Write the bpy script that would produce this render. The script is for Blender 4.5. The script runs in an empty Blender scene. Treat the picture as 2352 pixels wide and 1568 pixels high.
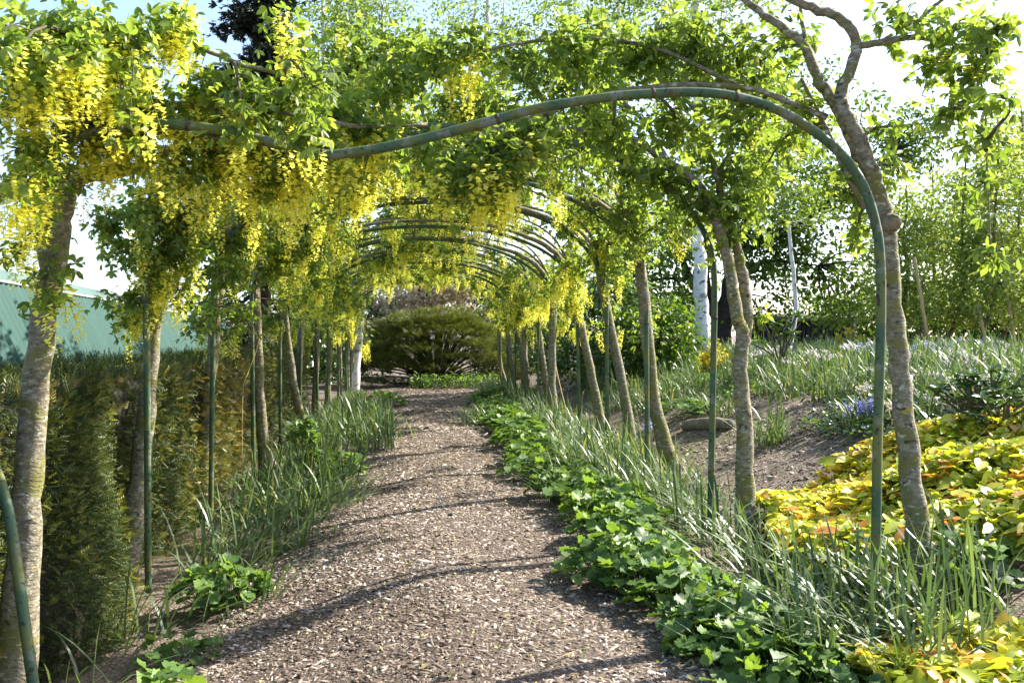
import bpy, math
import numpy as np
from mathutils import Vector

rng = np.random.default_rng(11)
sc = bpy.context.scene
COL = sc.collection

# ------------------------------------------------------------------ camera
FPX = 2287.0                       # focal length in pixels of a 2352 x 1568 view of the photograph
EYE = np.array([0.0, 0.0, 1.47])
YAW = math.atan(206 / FPX)
PITCH = math.atan(14 / FPX)
cam_data = bpy.data.cameras.new('camera')
cam_data.sensor_width = 36.0
cam_data.lens = 36.0 * FPX / 2352.0
cam_data.clip_start = 0.05
cam_data.clip_end = 2000
cam = bpy.data.objects.new('camera', cam_data)
cam.location = EYE
cam.rotation_euler = (math.pi / 2 - PITCH, 0, -YAW)
COL.objects.link(cam)
sc.camera = cam

# ------------------------------------------------------------------ sky, sun, exposure
SUN_AZ, SUN_EL = math.radians(67), math.radians(38)     # azimuth clockwise from +Y
world = bpy.data.worlds.new('World')
sc.world = world
world.use_nodes = True
wn = world.node_tree
bg = wn.nodes['Background']
sky = wn.nodes.new('ShaderNodeTexSky')
sky.sky_type = 'NISHITA'
sky.sun_disc = False
sky.sun_elevation = SUN_EL
sky.sun_rotation = SUN_AZ
sky.dust_density = 1.4
sky.air_density = .8
sky.ozone_density = 1.0
wn.links.new(sky.outputs[0], bg.inputs[0])
bg.inputs[1].default_value = 0.14
sun_data = bpy.data.lights.new('sun', 'SUN')
sun_data.energy = 5.0
sun_data.angle = math.radians(0.53)
sun_data.color = (1.0, 0.95, 0.86)
sun = bpy.data.objects.new('sun', sun_data)
tosun = Vector((math.sin(SUN_AZ) * math.cos(SUN_EL), math.cos(SUN_AZ) * math.cos(SUN_EL), math.sin(SUN_EL)))
sun.rotation_euler = tosun.to_track_quat('Z', 'Y').to_euler()
sun.location = (30, 20, 40)
COL.objects.link(sun)
sc.view_settings.view_transform = 'Standard'
sc.view_settings.look = 'None'
sc.view_settings.gamma = 1.0
sc.view_settings.exposure = 1.58
sc.cycles.max_bounces = 8
sc.cycles.diffuse_bounces = 4
sc.cycles.transmission_bounces = 6
sc.cycles.transparent_max_bounces = 8
sc.cycles.caustics_reflective = False
sc.cycles.caustics_refractive = False
sc.cycles.use_denoising = True

# ------------------------------------------------------------------ helpers: places
def nrm(v):
    v = np.asarray(v, float)
    return v / np.maximum(np.linalg.norm(v, axis=-1, keepdims=True), 1e-9)

_r = np.array([math.cos(YAW), -math.sin(YAW), 0])
_f0 = np.array([math.sin(YAW), math.cos(YAW), 0])
_fw = _f0 * math.cos(PITCH) - np.array([0, 0, math.sin(PITCH)])
_up = np.array([0, 0, math.cos(PITCH)]) + _f0 * math.sin(PITCH)

def P(px, py, Y):
    """the point at distance Y down the garden in the direction of a photograph pixel"""
    d = _fw + _r * ((px - 1176) / FPX) + _up * ((784 - py) / FPX)
    return EYE + d * (Y / d[1])

def sstep(a, b, x):
    t = np.clip((np.asarray(x, float) - a) / (b - a), 0, 1)
    return t * t * (3 - 2 * t)

def ground_z(x, y):
    x = np.asarray(x, float); y = np.asarray(y, float)
    drop = np.interp(y, [0, 6, 9, 12, 16, 40], [.38, .36, .26, .15, .10, .05])
    z = -drop * sstep(0.3, -2.0, x)
    bank = np.interp(x, [2.2, 2.8, 3.55, 4.3, 5.5, 7.0, 10.0, 20.0], [0, .12, .40, .68, .92, 1.02, 1.06, 1.06])
    z = z + bank * np.interp(y, [-5, 3, 30, 40], [1, 1, 1, .8])
    z = z + 0.012 * np.sin(x * 3.1 + y * 1.3) + 0.012 * np.sin(y * 2.3 - x * 1.7) + 0.02 * np.sin(y * .9 + 1)
    return z

def G(px, py):
    """where the line of sight of a pixel meets the ground"""
    d = _fw + _r * ((px - 1176) / FPX) + _up * ((784 - py) / FPX)
    t = np.linspace(2.5, 60, 4000)
    pts = EYE + d[None] * t[:, None]
    below = np.nonzero(pts[:, 2] < ground_z(pts[:, 0], pts[:, 1]))[0]
    return pts[below[0]] if len(below) else pts[-1]

# ------------------------------------------------------------------ helpers: meshes
class MB:
    """collects vertices and faces; build() links them as one mesh object"""
    def __init__(s):
        s.v, s.q, s.t, s.c, s.n = [], [], [], [], 0
        s.smooth = False
    def add(s, v, q=None, t=None, c=None):
        v = np.asarray(v, float).reshape(-1, 3)
        s.v.append(v)
        if q is not None and len(q): s.q.append(np.asarray(q, int).reshape(-1, 4) + s.n)
        if t is not None and len(t): s.t.append(np.asarray(t, int).reshape(-1, 3) + s.n)
        if c is None: c = np.full((len(v), 2), .5)
        s.c.append(np.asarray(c, float).reshape(-1, 2))
        s.n += len(v)
        return s
    def scatter(s, tpl, loc, R, scale, var=None):
        """copies of a template: loc (N,3), R (N,3,3) columns = axes, scale (N,) or (N,3)"""
        loc = np.asarray(loc, float); N = len(loc)
        if N == 0: return s
        tv, tq, tt, tip = tpl
        sca = np.asarray(scale, float)
        if sca.ndim == 1: sca = np.repeat(sca[:, None], 3, 1)
        V = np.einsum('nij,nkj->nki', R, tv[None] * sca[:, None, :]) + loc[:, None, :]
        k = len(tv)
        off = (np.arange(N) * k)[:, None, None]
        q = (tq[None] + off).reshape(-1, 4) if len(tq) else None
        t = (tt[None] + off).reshape(-1, 3) if len(tt) else None
        if var is None: var = rng.random(N)
        C = np.stack([np.repeat(np.asarray(var)[:, None], k, 1), np.repeat(tip[None], N, 0)], -1)
        return s.add(V.reshape(-1, 3), q, t, C.reshape(-1, 2))
    def mesh(s, name, mat):
        me = bpy.data.meshes.new(name)
        V = np.concatenate(s.v) if s.v else np.zeros((0, 3))
        Q = np.concatenate(s.q) if s.q else np.zeros((0, 4), int)
        T = np.concatenate(s.t) if s.t else np.zeros((0, 3), int)
        C = np.concatenate(s.c) if s.c else np.zeros((0, 2))
        me.vertices.add(len(V)); me.vertices.foreach_set('co', V.ravel())
        me.loops.add(Q.size + T.size)
        me.loops.foreach_set('vertex_index', np.concatenate([Q.ravel(), T.ravel()]))
        me.polygons.add(len(Q) + len(T))
        ls = np.concatenate([np.arange(len(Q)) * 4, Q.size + np.arange(len(T)) * 3])
        me.polygons.foreach_set('loop_start', ls)
        a = me.attributes.new('var', 'FLOAT', 'POINT'); a.data.foreach_set('value', C[:, 0].astype(np.float32))
        a = me.attributes.new('tip', 'FLOAT', 'POINT'); a.data.foreach_set('value', C[:, 1].astype(np.float32))
        if s.smooth: me.polygons.foreach_set('use_smooth', np.ones(len(me.polygons), bool))
        me.update(calc_edges=True)
        if mat: me.materials.append(mat)
        return me
    def build(s, name, mat, parent=None):
        return link(name, s.mesh(name, mat), parent)

def link(name, me, parent=None):
    o = bpy.data.objects.new(name, me)
    COL.objects.link(o)
    if parent is not None: o.parent = parent
    return o

def tag(o, label, cat, group=None):
    o['label'] = label; o['category'] = cat
    if group: o['group'] = group
    return o

def thing(name, label, cat, loc=(0, 0, 0), group=None):
    o = bpy.data.objects.new(name, None)
    o.empty_display_size = .2
    COL.objects.link(o); o.location = loc
    return tag(o, label, cat, group)

def frames(d, n):
    y = nrm(d); x = nrm(np.cross(y, n)); z = np.cross(x, y)
    return np.stack([x, y, z], -1)

def place(o, loc, R, s=1.0):
    from mathutils import Matrix
    R = np.asarray(R)
    sx = (s, s, s) if np.isscalar(s) else s
    M = Matrix([[R[0][0]*sx[0], R[0][1]*sx[1], R[0][2]*sx[2], loc[0]], [R[1][0]*sx[0], R[1][1]*sx[1], R[1][2]*sx[2], loc[1]],
                [R[2][0]*sx[0], R[2][1]*sx[1], R[2][2]*sx[2], loc[2]], [0, 0, 0, 1]])
    o.matrix_basis = M

def smooth_path(pts, sub=5):
    p = np.asarray(pts, float)
    if len(p) < 3: return np.array([p[0] + (p[-1] - p[0]) * t for t in np.linspace(0, 1, sub + 1)])
    q = np.vstack([2 * p[0] - p[1], p, 2 * p[-1] - p[-2]])
    out = []
    for i in range(1, len(q) - 2):
        for t in np.arange(sub) / sub:
            a, b, c, d = q[i - 1], q[i], q[i + 1], q[i + 2]
            out.append(.5 * (2 * b + (c - a) * t + (2 * a - 5 * b + 4 * c - d) * t * t + (3 * b - a - 3 * c + d) * t ** 3))
    out.append(p[-1])
    return np.array(out)

def tube(mb, pts, rad, n=8, cap=True, knob=0.0):
    pts = np.asarray(pts, float); m = len(pts)
    if m < 2: return
    rad = np.interp(np.linspace(0, 1, m), np.linspace(0, 1, len(np.atleast_1d(rad))), np.atleast_1d(rad))
    tang = nrm(np.gradient(pts, axis=0))
    ref = np.array([1., 0, 0]) if abs(tang[0][0]) < .8 else np.array([0, 1., 0])
    x = nrm(np.cross(tang[0], ref))
    ang = np.arange(n) / n * 2 * math.pi
    V = []
    for i in range(m):
        x = nrm(x - tang[i] * np.dot(x, tang[i])); y = np.cross(tang[i], x)
        r = rad[i] * (1 + (knob * (rng.random(n) - .5) if knob else 0))
        V.append(pts[i] + np.outer(np.cos(ang) * r, x) + np.outer(np.sin(ang) * r, y))
    V = np.concatenate(V)
    i = np.arange(m - 1)[:, None] * n; j = np.arange(n)[None]; k = (j + 1) % n
    Q = np.stack([i + j, i + k, i + n + k, i + n + j], -1).reshape(-1, 4)
    T = []
    if cap:
        V = np.vstack([V, pts[0], pts[-1]])
        a, b = m * n, m * n + 1
        T = [[a, (q + 1) % n, q] for q in range(n)] + [[b, (m - 1) * n + q, (m - 1) * n + (q + 1) % n] for q in range(n)]
    mb.add(V, Q, T)

def box(mb, c, h, R=None, c2=None):
    """box with half sizes h about c"""
    c = np.asarray(c, float); h = np.asarray(h, float)
    s = np.array([[-1, -1, -1], [1, -1, -1], [1, 1, -1], [-1, 1, -1], [-1, -1, 1], [1, -1, 1], [1, 1, 1], [-1, 1, 1]], float) * h
    if R is not None: s = s @ np.asarray(R).T
    mb.add(s + c, [[0, 3, 2, 1], [4, 5, 6, 7], [0, 1, 5, 4], [1, 2, 6, 5], [2, 3, 7, 6], [3, 0, 4, 7]], None, c2)

def rotz(a):
    return np.array([[math.cos(a), -math.sin(a), 0], [math.sin(a), math.cos(a), 0], [0, 0, 1.]])

def ru(n):
    return nrm(rng.normal(size=(n, 3)))

# ------------------------------------------------------------------ helpers: materials
def mat_new(name):
    m = bpy.data.materials.new(name); m.use_nodes = True
    nt = m.node_tree; nt.nodes.clear()
    out = nt.nodes.new('ShaderNodeOutputMaterial')
    return m, nt, out

def nd(nt, kind, **kw):
    n = nt.nodes.new(kind)
    for k, v in kw.items():
        if k.startswith('i_'):
            n.inputs[k[2:].replace('_', ' ')].default_value = v
        else: setattr(n, k, v)
    return n

def ramp(nt, fac, stops, interp='LINEAR'):
    r = nt.nodes.new('ShaderNodeValToRGB'); cr = r.color_ramp; cr.interpolation = interp
    while len(cr.elements) < len(stops): cr.elements.new(.5)
    for e, (p, c) in zip(cr.elements, stops):
        e.position = p; e.color = (*c, 1)
    nt.links.new(fac, r.inputs[0])
    return r.outputs[0]

def leaf_mat(name, stops, trans=.4, tcol=(1.25, 1.15, .55), rough=.45, tipcol=None, spec=.4, tipstops=None):
    m, nt, out = mat_new(name)
    at = nd(nt, 'ShaderNodeAttribute', attribute_name='var')
    col = ramp(nt, at.outputs['Fac'], stops)
    geo = nd(nt, 'ShaderNodeTexCoord')
    no = nd(nt, 'ShaderNodeTexNoise', i_Scale=1.7, i_Detail=2.0)
    nt.links.new(geo.outputs['Object'], no.inputs['Vector'])
    mp = nd(nt, 'ShaderNodeMapRange'); mp.inputs[1].default_value = .3; mp.inputs[2].default_value = .7
    mp.inputs[3].default_value = .8; mp.inputs[4].default_value = 1.22
    nt.links.new(no.outputs[0], mp.inputs[0])
    vm = nd(nt, 'ShaderNodeVectorMath', operation='SCALE')
    nt.links.new(col, vm.inputs[0]); nt.links.new(mp.outputs[0], vm.inputs['Scale'])
    col = vm.outputs[0]
    if tipcol is not None:
        tp = nd(nt, 'ShaderNodeAttribute', attribute_name='tip')
        mx = nd(nt, 'ShaderNodeMix', data_type='RGBA')
        nt.links.new(tp.outputs['Fac'], mx.inputs[0]); nt.links.new(col, mx.inputs[6]); mx.inputs[7].default_value = (*tipcol, 1)
        col = mx.outputs[2]
    b = nd(nt, 'ShaderNodeBsdfPrincipled', i_Roughness=rough)
    b.inputs['Specular IOR Level'].default_value = spec
    nt.links.new(col, b.inputs['Base Color'])
    tm = nd(nt, 'ShaderNodeVectorMath', operation='MULTIPLY'); tm.inputs[1].default_value = tcol
    nt.links.new(col, tm.inputs[0])
    tr = nd(nt, 'ShaderNodeBsdfTranslucent'); nt.links.new(tm.outputs[0], tr.inputs[0])
    mix = nd(nt, 'ShaderNodeMixShader'); mix.inputs[0].default_value = trans
    nt.links.new(b.outputs[0], mix.inputs[1]); nt.links.new(tr.outputs[0], mix.inputs[2])
    nt.links.new(mix.outputs[0], out.inputs[0])
    return m

def noise_mat(name, stops, scale=8, detail=6, rough=.85, bump=.4, bscale=None, stretch=(1, 1, 1), spots=None, spec=.25, dist=.01):
    """stops: colours over one noise; spots: list of (scale, low, high, colour) blotches laid over it"""
    m, nt, out = mat_new(name)
    tc = nd(nt, 'ShaderNodeTexCoord')
    mp = nd(nt, 'ShaderNodeMapping'); mp.inputs['Scale'].default_value = stretch
    nt.links.new(tc.outputs['Object'], mp.inputs[0])
    no = nd(nt, 'ShaderNodeTexNoise', i_Scale=scale, i_Detail=detail, i_Roughness=.65)
    nt.links.new(mp.outputs[0], no.inputs['Vector'])
    col = ramp(nt, no.outputs[0], stops)
    for (s, lo, hi, c) in (spots or []):
        n2 = nd(nt, 'ShaderNodeTexNoise', i_Scale=s, i_Detail=4.0)
        of = nd(nt, 'ShaderNodeVectorMath', operation='ADD'); of.inputs[1].default_value = (s, 3 * s, c[0] * 50)
        nt.links.new(mp.outputs[0], of.inputs[0]); nt.links.new(of.outputs[0], n2.inputs['Vector'])
        mr = nd(nt, 'ShaderNodeMapRange'); mr.inputs[1].default_value = lo; mr.inputs[2].default_value = hi
        nt.links.new(n2.outputs[0], mr.inputs[0])
        mx = nd(nt, 'ShaderNodeMix', data_type='RGBA')
        nt.links.new(mr.outputs[0], mx.inputs[0]); nt.links.new(col, mx.inputs[6]); mx.inputs[7].default_value = (*c, 1)
        col = mx.outputs[2]
    b = nd(nt, 'ShaderNodeBsdfPrincipled', i_Roughness=rough)
    b.inputs['Specular IOR Level'].default_value = spec
    nt.links.new(col, b.inputs['Base Color'])
    if bump:
        nb = nd(nt, 'ShaderNodeTexNoise', i_Scale=bscale or scale * 4, i_Detail=6.0)
        nt.links.new(mp.outputs[0], nb.inputs['Vector'])
        bp = nd(nt, 'ShaderNodeBump', i_Strength=bump, i_Distance=dist)
        nt.links.new(nb.outputs[0], bp.inputs['Height']); nt.links.new(bp.outputs[0], b.inputs['Normal'])
    nt.links.new(b.outputs[0], out.inputs[0])
    return m

def var_mat(name, stops, rough=.8, spec=.2):
    m, nt, out = mat_new(name)
    at = nd(nt, 'ShaderNodeAttribute', attribute_name='var')
    col = ramp(nt, at.outputs['Fac'], stops)
    tc = nd(nt, 'ShaderNodeTexCoord'); no = nd(nt, 'ShaderNodeTexNoise', i_Scale=60.0, i_Detail=3.0)
    nt.links.new(tc.outputs['Object'], no.inputs['Vector'])
    mr = nd(nt, 'ShaderNodeMapRange'); mr.inputs[3].default_value = .75; mr.inputs[4].default_value = 1.25
    nt.links.new(no.outputs[0], mr.inputs[0])
    vm = nd(nt, 'ShaderNodeVectorMath', operation='SCALE'); nt.links.new(col, vm.inputs[0]); nt.links.new(mr.outputs[0], vm.inputs['Scale'])
    b = nd(nt, 'ShaderNodeBsdfPrincipled', i_Roughness=rough); b.inputs['Specular IOR Level'].default_value = spec
    nt.links.new(vm.outputs[0], b.inputs['Base Color']); nt.links.new(b.outputs[0], out.inputs[0])
    return m

M = {}
M['laburnum'] = leaf_mat('laburnum_leaf', [(0, (.085, .145, .028)), (.5, (.175, .255, .052)), (1, (.29, .37, .085))], trans=.58, tcol=(1.5, 1.42, .7))
M['flower'] = leaf_mat('laburnum_flower', [(0, (.88, .80, .08)), (.6, (.93, .88, .18)), (1, (.94, .91, .36))], trans=.52, tcol=(1.03, 1.05, .9), rough=.6, tipcol=(.45, .50, .06), spec=.2)
M['daffodil'] = leaf_mat('daffodil_leaf', [(0, (.055, .095, .035)), (.55, (.11, .17, .06)), (.93, (.21, .27, .11)), (1, (.4, .34, .15))], trans=.32, tcol=(1.2, 1.25, .6), rough=.38, spec=.5)
M['mallow'] = leaf_mat('mallow_leaf', [(0, (.055, .115, .03)), (.5, (.11, .20, .045)), (1, (.19, .30, .06))], trans=.42, tcol=(1.5, 1.4, .55), rough=.5)
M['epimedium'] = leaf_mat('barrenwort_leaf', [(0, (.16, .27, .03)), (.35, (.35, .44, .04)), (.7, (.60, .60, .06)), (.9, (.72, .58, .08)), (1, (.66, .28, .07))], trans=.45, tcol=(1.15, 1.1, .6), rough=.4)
M['hedge'] = leaf_mat('yew_needles', [(0, (.016, .034, .010)), (.6, (.036, .066, .016)), (1, (.08, .11, .025))], trans=.2, tcol=(1.4, 1.2, .5), rough=.5, tipcol=(.17, .19, .035), spec=.22)
M['hedge_gold'] = leaf_mat('yew_new_growth', [(0, (.10, .10, .025)), (.6, (.22, .18, .035)), (1, (.36, .25, .045))], trans=.25, tcol=(1.2, 1.1, .5), rough=.4)
M['hedge_tip'] = leaf_mat('yew_young_shoot', [(0, (.13, .18, .03)), (1, (.34, .34, .06))], trans=.35, tcol=(1.3, 1.2, .5), rough=.4)
M['juniper'] = leaf_mat('juniper_spray', [(0, (.025, .05, .018)), (.6, (.05, .09, .025)), (1, (.09, .14, .035))], trans=.2, tcol=(1.3, 1.2, .5), tipcol=(.24, .27, .07), rough=.6)
M['conifer'] = leaf_mat('conifer_needles', [(0, (.016, .026, .018)), (1, (.045, .06, .035))], trans=.1, rough=.5)
M['laurel'] = leaf_mat('laurel_leaf', [(0, (.03, .075, .018)), (.6, (.065, .14, .028)), (1, (.16, .26, .05))], trans=.25, rough=.3, spec=.6)
M['maple'] = leaf_mat('maple_leaf', [(0, (.05, .10, .02)), (.6, (.09, .17, .03)), (1, (.19, .28, .045))], trans=.42, tcol=(1.4, 1.3, .5))
M['birch_leaf'] = leaf_mat('birch_leaf', [(0, (.10, .17, .04)), (.6, (.17, .25, .055)), (1, (.28, .34, .09))], trans=.48, tcol=(1.4, 1.35, .6))
M['pale_leaf'] = leaf_mat('young_tree_leaf', [(0, (.15, .23, .05)), (.6, (.26, .34, .08)), (1, (.38, .43, .14))], trans=.5, tcol=(1.4, 1.35, .6))
M['blossom'] = leaf_mat('blossom', [(0, (.28, .34, .12)), (.3, (.60, .55, .38)), (.6, (.80, .68, .56)), (1, (.86, .78, .68))], trans=.55, tcol=(1.05, 1, .88), rough=.7)
M['golden'] = leaf_mat('golden_shrub_leaf', [(0, (.35, .36, .03)), (1, (.75, .62, .05))], trans=.4, tcol=(1.1, 1, .5))
M['bluebell'] = leaf_mat('bluebell_flower', [(0, (.20, .20, .58)), (1, (.36, .36, .78))], trans=.3, tcol=(1, 1, 1.1))
M['whiteflower'] = leaf_mat('white_flower', [(0, (.75, .72, .70)), (1, (.85, .70, .74))], trans=.3, tcol=(1, 1, 1))
M['yellowflower'] = leaf_mat('yellow_petal', [(0, (.85, .72, .08)), (1, (.88, .80, .25))], trans=.3, tcol=(1, 1, .8))
M['grass'] = leaf_mat('grass_blade', [(0, (.07, .14, .03)), (1, (.17, .26, .06))], trans=.35)
M['bark'] = noise_mat('laburnum_bark', [(.30, (.08, .067, .042)), (.5, (.21, .18, .12)), (.70, (.37, .335, .245))], scale=26, stretch=(1, 1, 1.8), bump=.9, bscale=45, dist=.012,
                      spots=[(4, .48, .62, (.17, .16, .05)), (22, .60, .66, (.40, .40, .32)), (9, .65, .71, (.38, .30, .06)), (13, .62, .70, (.05, .045, .03))])
M['twig'] = noise_mat('twig_bark', [(.3, (.07, .06, .035)), (.7, (.17, .15, .08))], scale=20, bump=.2)
M['darkbark'] = noise_mat('dark_bark', [(.3, (.018, .016, .014)), (.7, (.06, .052, .042))], scale=9, bump=.8, dist=.02)
M['conebark'] = noise_mat('conifer_bark', [(.3, (.05, .035, .025)), (.7, (.13, .10, .07))], scale=9, stretch=(1, 1, .3), bump=.8, dist=.02, spots=[(3, .5, .65, (.13, .12, .05))])
M['birchbark'] = noise_mat('birch_bark', [(.3, (.52, .50, .48)), (.6, (.78, .76, .74))], scale=4, bump=.3, stretch=(1, 1, 2), rough=.6,
                           spots=[(6, .60, .66, (.10, .09, .08)), (2.5, .60, .70, (.25, .23, .21))])
M['pipe'] = noise_mat('green_pipe_paint', [(.3, (.046, .092, .042)), (.7, (.078, .132, .064))], scale=3, rough=.55, bump=.3, spec=.3,
                      spots=[(5, .46, .62, (.14, .15, .04)), (12, .58, .64, (.17, .18, .13)), (40, .60, .66, (.03, .032, .02)), (24, .66, .70, (.10, .055, .025))])
M['clamp'] = noise_mat('rusted_strap', [(.3, (.06, .04, .03)), (.7, (.12, .10, .07))], scale=20)
M['cutwood'] = noise_mat('cut_wood', [(.3, (.17, .12, .07)), (.7, (.34, .26, .16))], scale=25)
M['soil'] = noise_mat('mulch', [(.25, (.045, .033, .024)), (.45, (.14, .105, .078)), (.6, (.26, .205, .155)), (.78, (.45, .385, .31))], scale=38, detail=8, bump=1.0, bscale=55, dist=.03,
                      spots=[(.35, .56, .72, (.13, .12, .05))])
M['path'] = noise_mat('woodchip_bed', [(.25, (.03, .021, .015)), (.45, (.085, .062, .045)), (.6, (.19, .145, .108)), (.78, (.38, .31, .25))], scale=42, detail=8, bump=1.0, bscale=60, dist=.03)
M['chip'] = var_mat('wood_chip', [(0, (.04, .027, .018)), (.22, (.11, .077, .053)), (.55, (.235, .18, .135)), (.85, (.38, .31, .25)), (1, (.58, .51, .44))])
M['litter'] = leaf_mat('leaf_litter', [(0, (.08, .05, .03)), (.5, (.20, .14, .07)), (.75, (.30, .24, .10)), (1, (.16, .24, .05))], trans=.2, rough=.7)
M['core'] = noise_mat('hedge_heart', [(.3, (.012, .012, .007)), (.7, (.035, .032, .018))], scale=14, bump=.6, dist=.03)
M['sheet'] = noise_mat('green_sheet_metal', [(.3, (.015, .058, .046)), (.7, (.022, .080, .062))], scale=.9, stretch=(1, 1, .4), rough=.6, bump=0, spec=.15,
                       spots=[(.7, .56, .72, (.03, .095, .078)), (5, .68, .74, (.015, .04, .04))])
M['fascia'] = noise_mat('pale_green_flashing', [(.3, (.07, .125, .108)), (.7, (.10, .165, .145))], scale=2, rough=.6, bump=0)
M['whitetrim'] = noise_mat('white_trim', [(.3, (.55, .55, .50)), (.7, (.75, .74, .70))], scale=6, bump=.1)
M['gapshade'] = noise_mat('eaves_gap_shade', [(.3, (.015, .015, .015)), (.7, (.03, .03, .028))], scale=6, bump=.1)  # near-black colour painting the shade in the gap below the eaves
M['binbody'] = noise_mat('bin_plastic', [(.3, (.018, .022, .03)), (.7, (.035, .04, .05))], scale=6, rough=.35, bump=.05, spec=.5)
M['fence'] = noise_mat('dark_fence', [(.3, (.014, .014, .015)), (.7, (.045, .043, .042))], scale=12, stretch=(1, 1, .2), bump=.5)
M['thatch'] = noise_mat('thatch', [(.3, (.05, .045, .04)), (.7, (.14, .12, .10))], scale=14, bump=.8)
M['wire'] = noise_mat('rusty_wire', [(.3, (.04, .03, .025)), (.7, (.09, .065, .05))], scale=30, bump=0)
M['stake'] = noise_mat('tan_stake', [(.3, (.34, .24, .10)), (.7, (.52, .38, .18))], scale=8, stretch=(1, 1, .2), bump=.2)
M['label'] = noise_mat('white_label', [(.3, (.72, .74, .76)), (.7, (.80, .82, .84))], scale=5, rough=.35, bump=0)
M['stone'] = noise_mat('stone', [(.3, (.15, .13, .10)), (.7, (.32, .28, .22))], scale=12, bump=.7, dist=.02)
M['log'] = noise_mat('log_bark', [(.3, (.10, .08, .055)), (.7, (.26, .22, .16))], scale=14, stretch=(.3, 1, 1), bump=.7)

# ------------------------------------------------------------------ templates (long axis +Y, face +Z)
def tpl(v, q=(), t=(), tip=None):
    v = np.asarray(v, float)
    return v, np.asarray(q, int).reshape(-1, 4), np.asarray(t, int).reshape(-1, 3), (np.asarray(tip, float) if tip is not None else np.full(len(v), 0.))

def joint(*parts):
    V, Q, T, C, n = [], [], [], [], 0
    for (v, q, t, c) in parts:
        V.append(v); Q.append(q + n); T.append(t + n); C.append(c); n += len(v)
    return np.concatenate(V), np.concatenate(Q), np.concatenate(T), np.concatenate(C)

def moved(tp, R=np.eye(3), loc=(0, 0, 0), s=1.0):
    return tp[0] * s @ np.asarray(R).T + np.asarray(loc), tp[1], tp[2], tp[3]

def leaflet(w=.24, fold=.07, droop=.08):
    v = [[0, 0, 0], [-w * .8, .28, fold], [-w * .85, .66, fold * .8 - droop * .5], [0, 1, -droop], [w * .85, .66, fold * .8 - droop * .5], [w * .8, .28, fold]]
    return tpl(v, [[0, 3, 2, 1], [0, 5, 4, 3]])

def rx(a): return np.array([[1, 0, 0], [0, math.cos(a), -math.sin(a)], [0, math.sin(a), math.cos(a)]])
def ry(a): return np.array([[math.cos(a), 0, math.sin(a)], [0, 1, 0], [-math.sin(a), 0, math.cos(a)]])

LL = leaflet()
TRI = joint(moved(LL, rx(-.25), (0, .45, 0)), moved(LL, rotz(1.15) @ rx(-.3), (0, .42, 0), .92), moved(LL, rotz(-1.1) @ rx(-.2), (0, .42, 0), .92),
            tpl([[-.015, 0, 0], [.015, 0, 0], [.012, .45, 0], [-.012, .45, 0]], [[0, 1, 2, 3]]))
TRI2 = joint(moved(LL, rx(-.6), (0, .4, 0), 1.05), moved(LL, rotz(.8) @ rx(-.7), (0, .38, 0), .9), moved(LL, rotz(-.95) @ rx(-.5), (0, .38, 0), .95))
SIMPLE = leaflet(.3, .08, .12)
NARROW = leaflet(.16, .05, .12)
QUADLEAF = tpl([[0, 0, 0], [-.32, .5, .06], [0, 1, -.05], [.32, .5, .06]], [[0, 3, 2, 1]])
TUFT = joint(*[moved(SIMPLE, rotz(a) @ rx(b), (0, 0, 0), s) for a, b, s in ((0, .2, 1), (1.3, -.2, .9), (-1.2, .3, .95), (2.6, 0, .8), (-2.4, -.3, .85))])

def raceme_mesh(seed, L, nf):
    r = np.random.default_rng(seed)
    mb = MB()
    tube(mb, [[0, 0, 0], [.01, 0, -L * .4], [.004, .006, -L]], [.0018, .0008], 3, cap=False)
    mb.c[-1][:, 1] = 1.0
    petal = joint(tpl([[0, 0, 0], [-.55, .45, .1], [0, 1.0, .25], [.55, .45, .1]], [[0, 3, 2, 1]]),
                  tpl([[0, .05, -.05], [-.28, .5, -.35], [0, .95, -.55], [.28, .5, -.35]], [[0, 1, 2, 3]]),
                  tpl([[0, 0, 0], [-.06, -.55, .1], [.06, -.55, .1]], [], [[0, 1, 2]], [.0, .9, .9]))
    t = np.linspace(.1, 1, nf) ** .95
    a = np.arange(nf) * 2.4 + r.random(nf)
    out = np.stack([np.cos(a), np.sin(a), -.25 + .5 * r.random(nf)], -1)
    sz = .027 * (1.08 - .6 * t ** 2)
    loc = np.stack([np.interp(t, [0, .4, 1], [0, .01, .004]), np.zeros(nf), -L * t], -1) + nrm(out) * (sz * .75)[:, None]
    var = .35 + .65 * r.random(nf) - .25 * t
    mb.scatter(petal, loc, frames(out, np.tile([0, 0, 1.], (nf, 1)) + .3 * r.normal(size=(nf, 3))), sz, var)
    return mb.mesh('flower_raceme', M['flower'])

RACEMES = [raceme_mesh(100 + i, L, n) for i, (L, n) in enumerate(((.17, 26), (.21, 34), (.25, 40), (.29, 46), (.14, 20), (.23, 34)))]

def leaf_variants(name, tp, mat, n=6):
    out = []
    for i in range(n):
        mb = MB(); v = tp[0].copy(); v[:, 2] += .05 * np.sin(v[:, 0] * (3 + i) + i) + .03 * rng.normal(size=len(v))
        mb.add(v, tp[1], tp[2], np.stack([np.full(len(v), (i + .5) / n), tp[3]], -1))
        out.append(mb.mesh(name, mat))
    return out
TRI_MESHES = leaf_variants('leaf', TRI, M['laburnum'])

# ------------------------------------------------------------------ the setting
def grid(mb, xs, ys, dz=0.0):
    X, Y = np.meshgrid(xs, ys)
    V = np.stack([X, Y, ground_z(X, Y) + dz], -1).reshape(-1, 3)
    nx, ny = len(xs), len(ys)
    i = np.arange(ny - 1)[:, None] * nx + np.arange(nx - 1)[None]
    mb.add(V, np.stack([i, i + 1, i + nx + 1, i + nx], -1).reshape(-1, 4))

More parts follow.
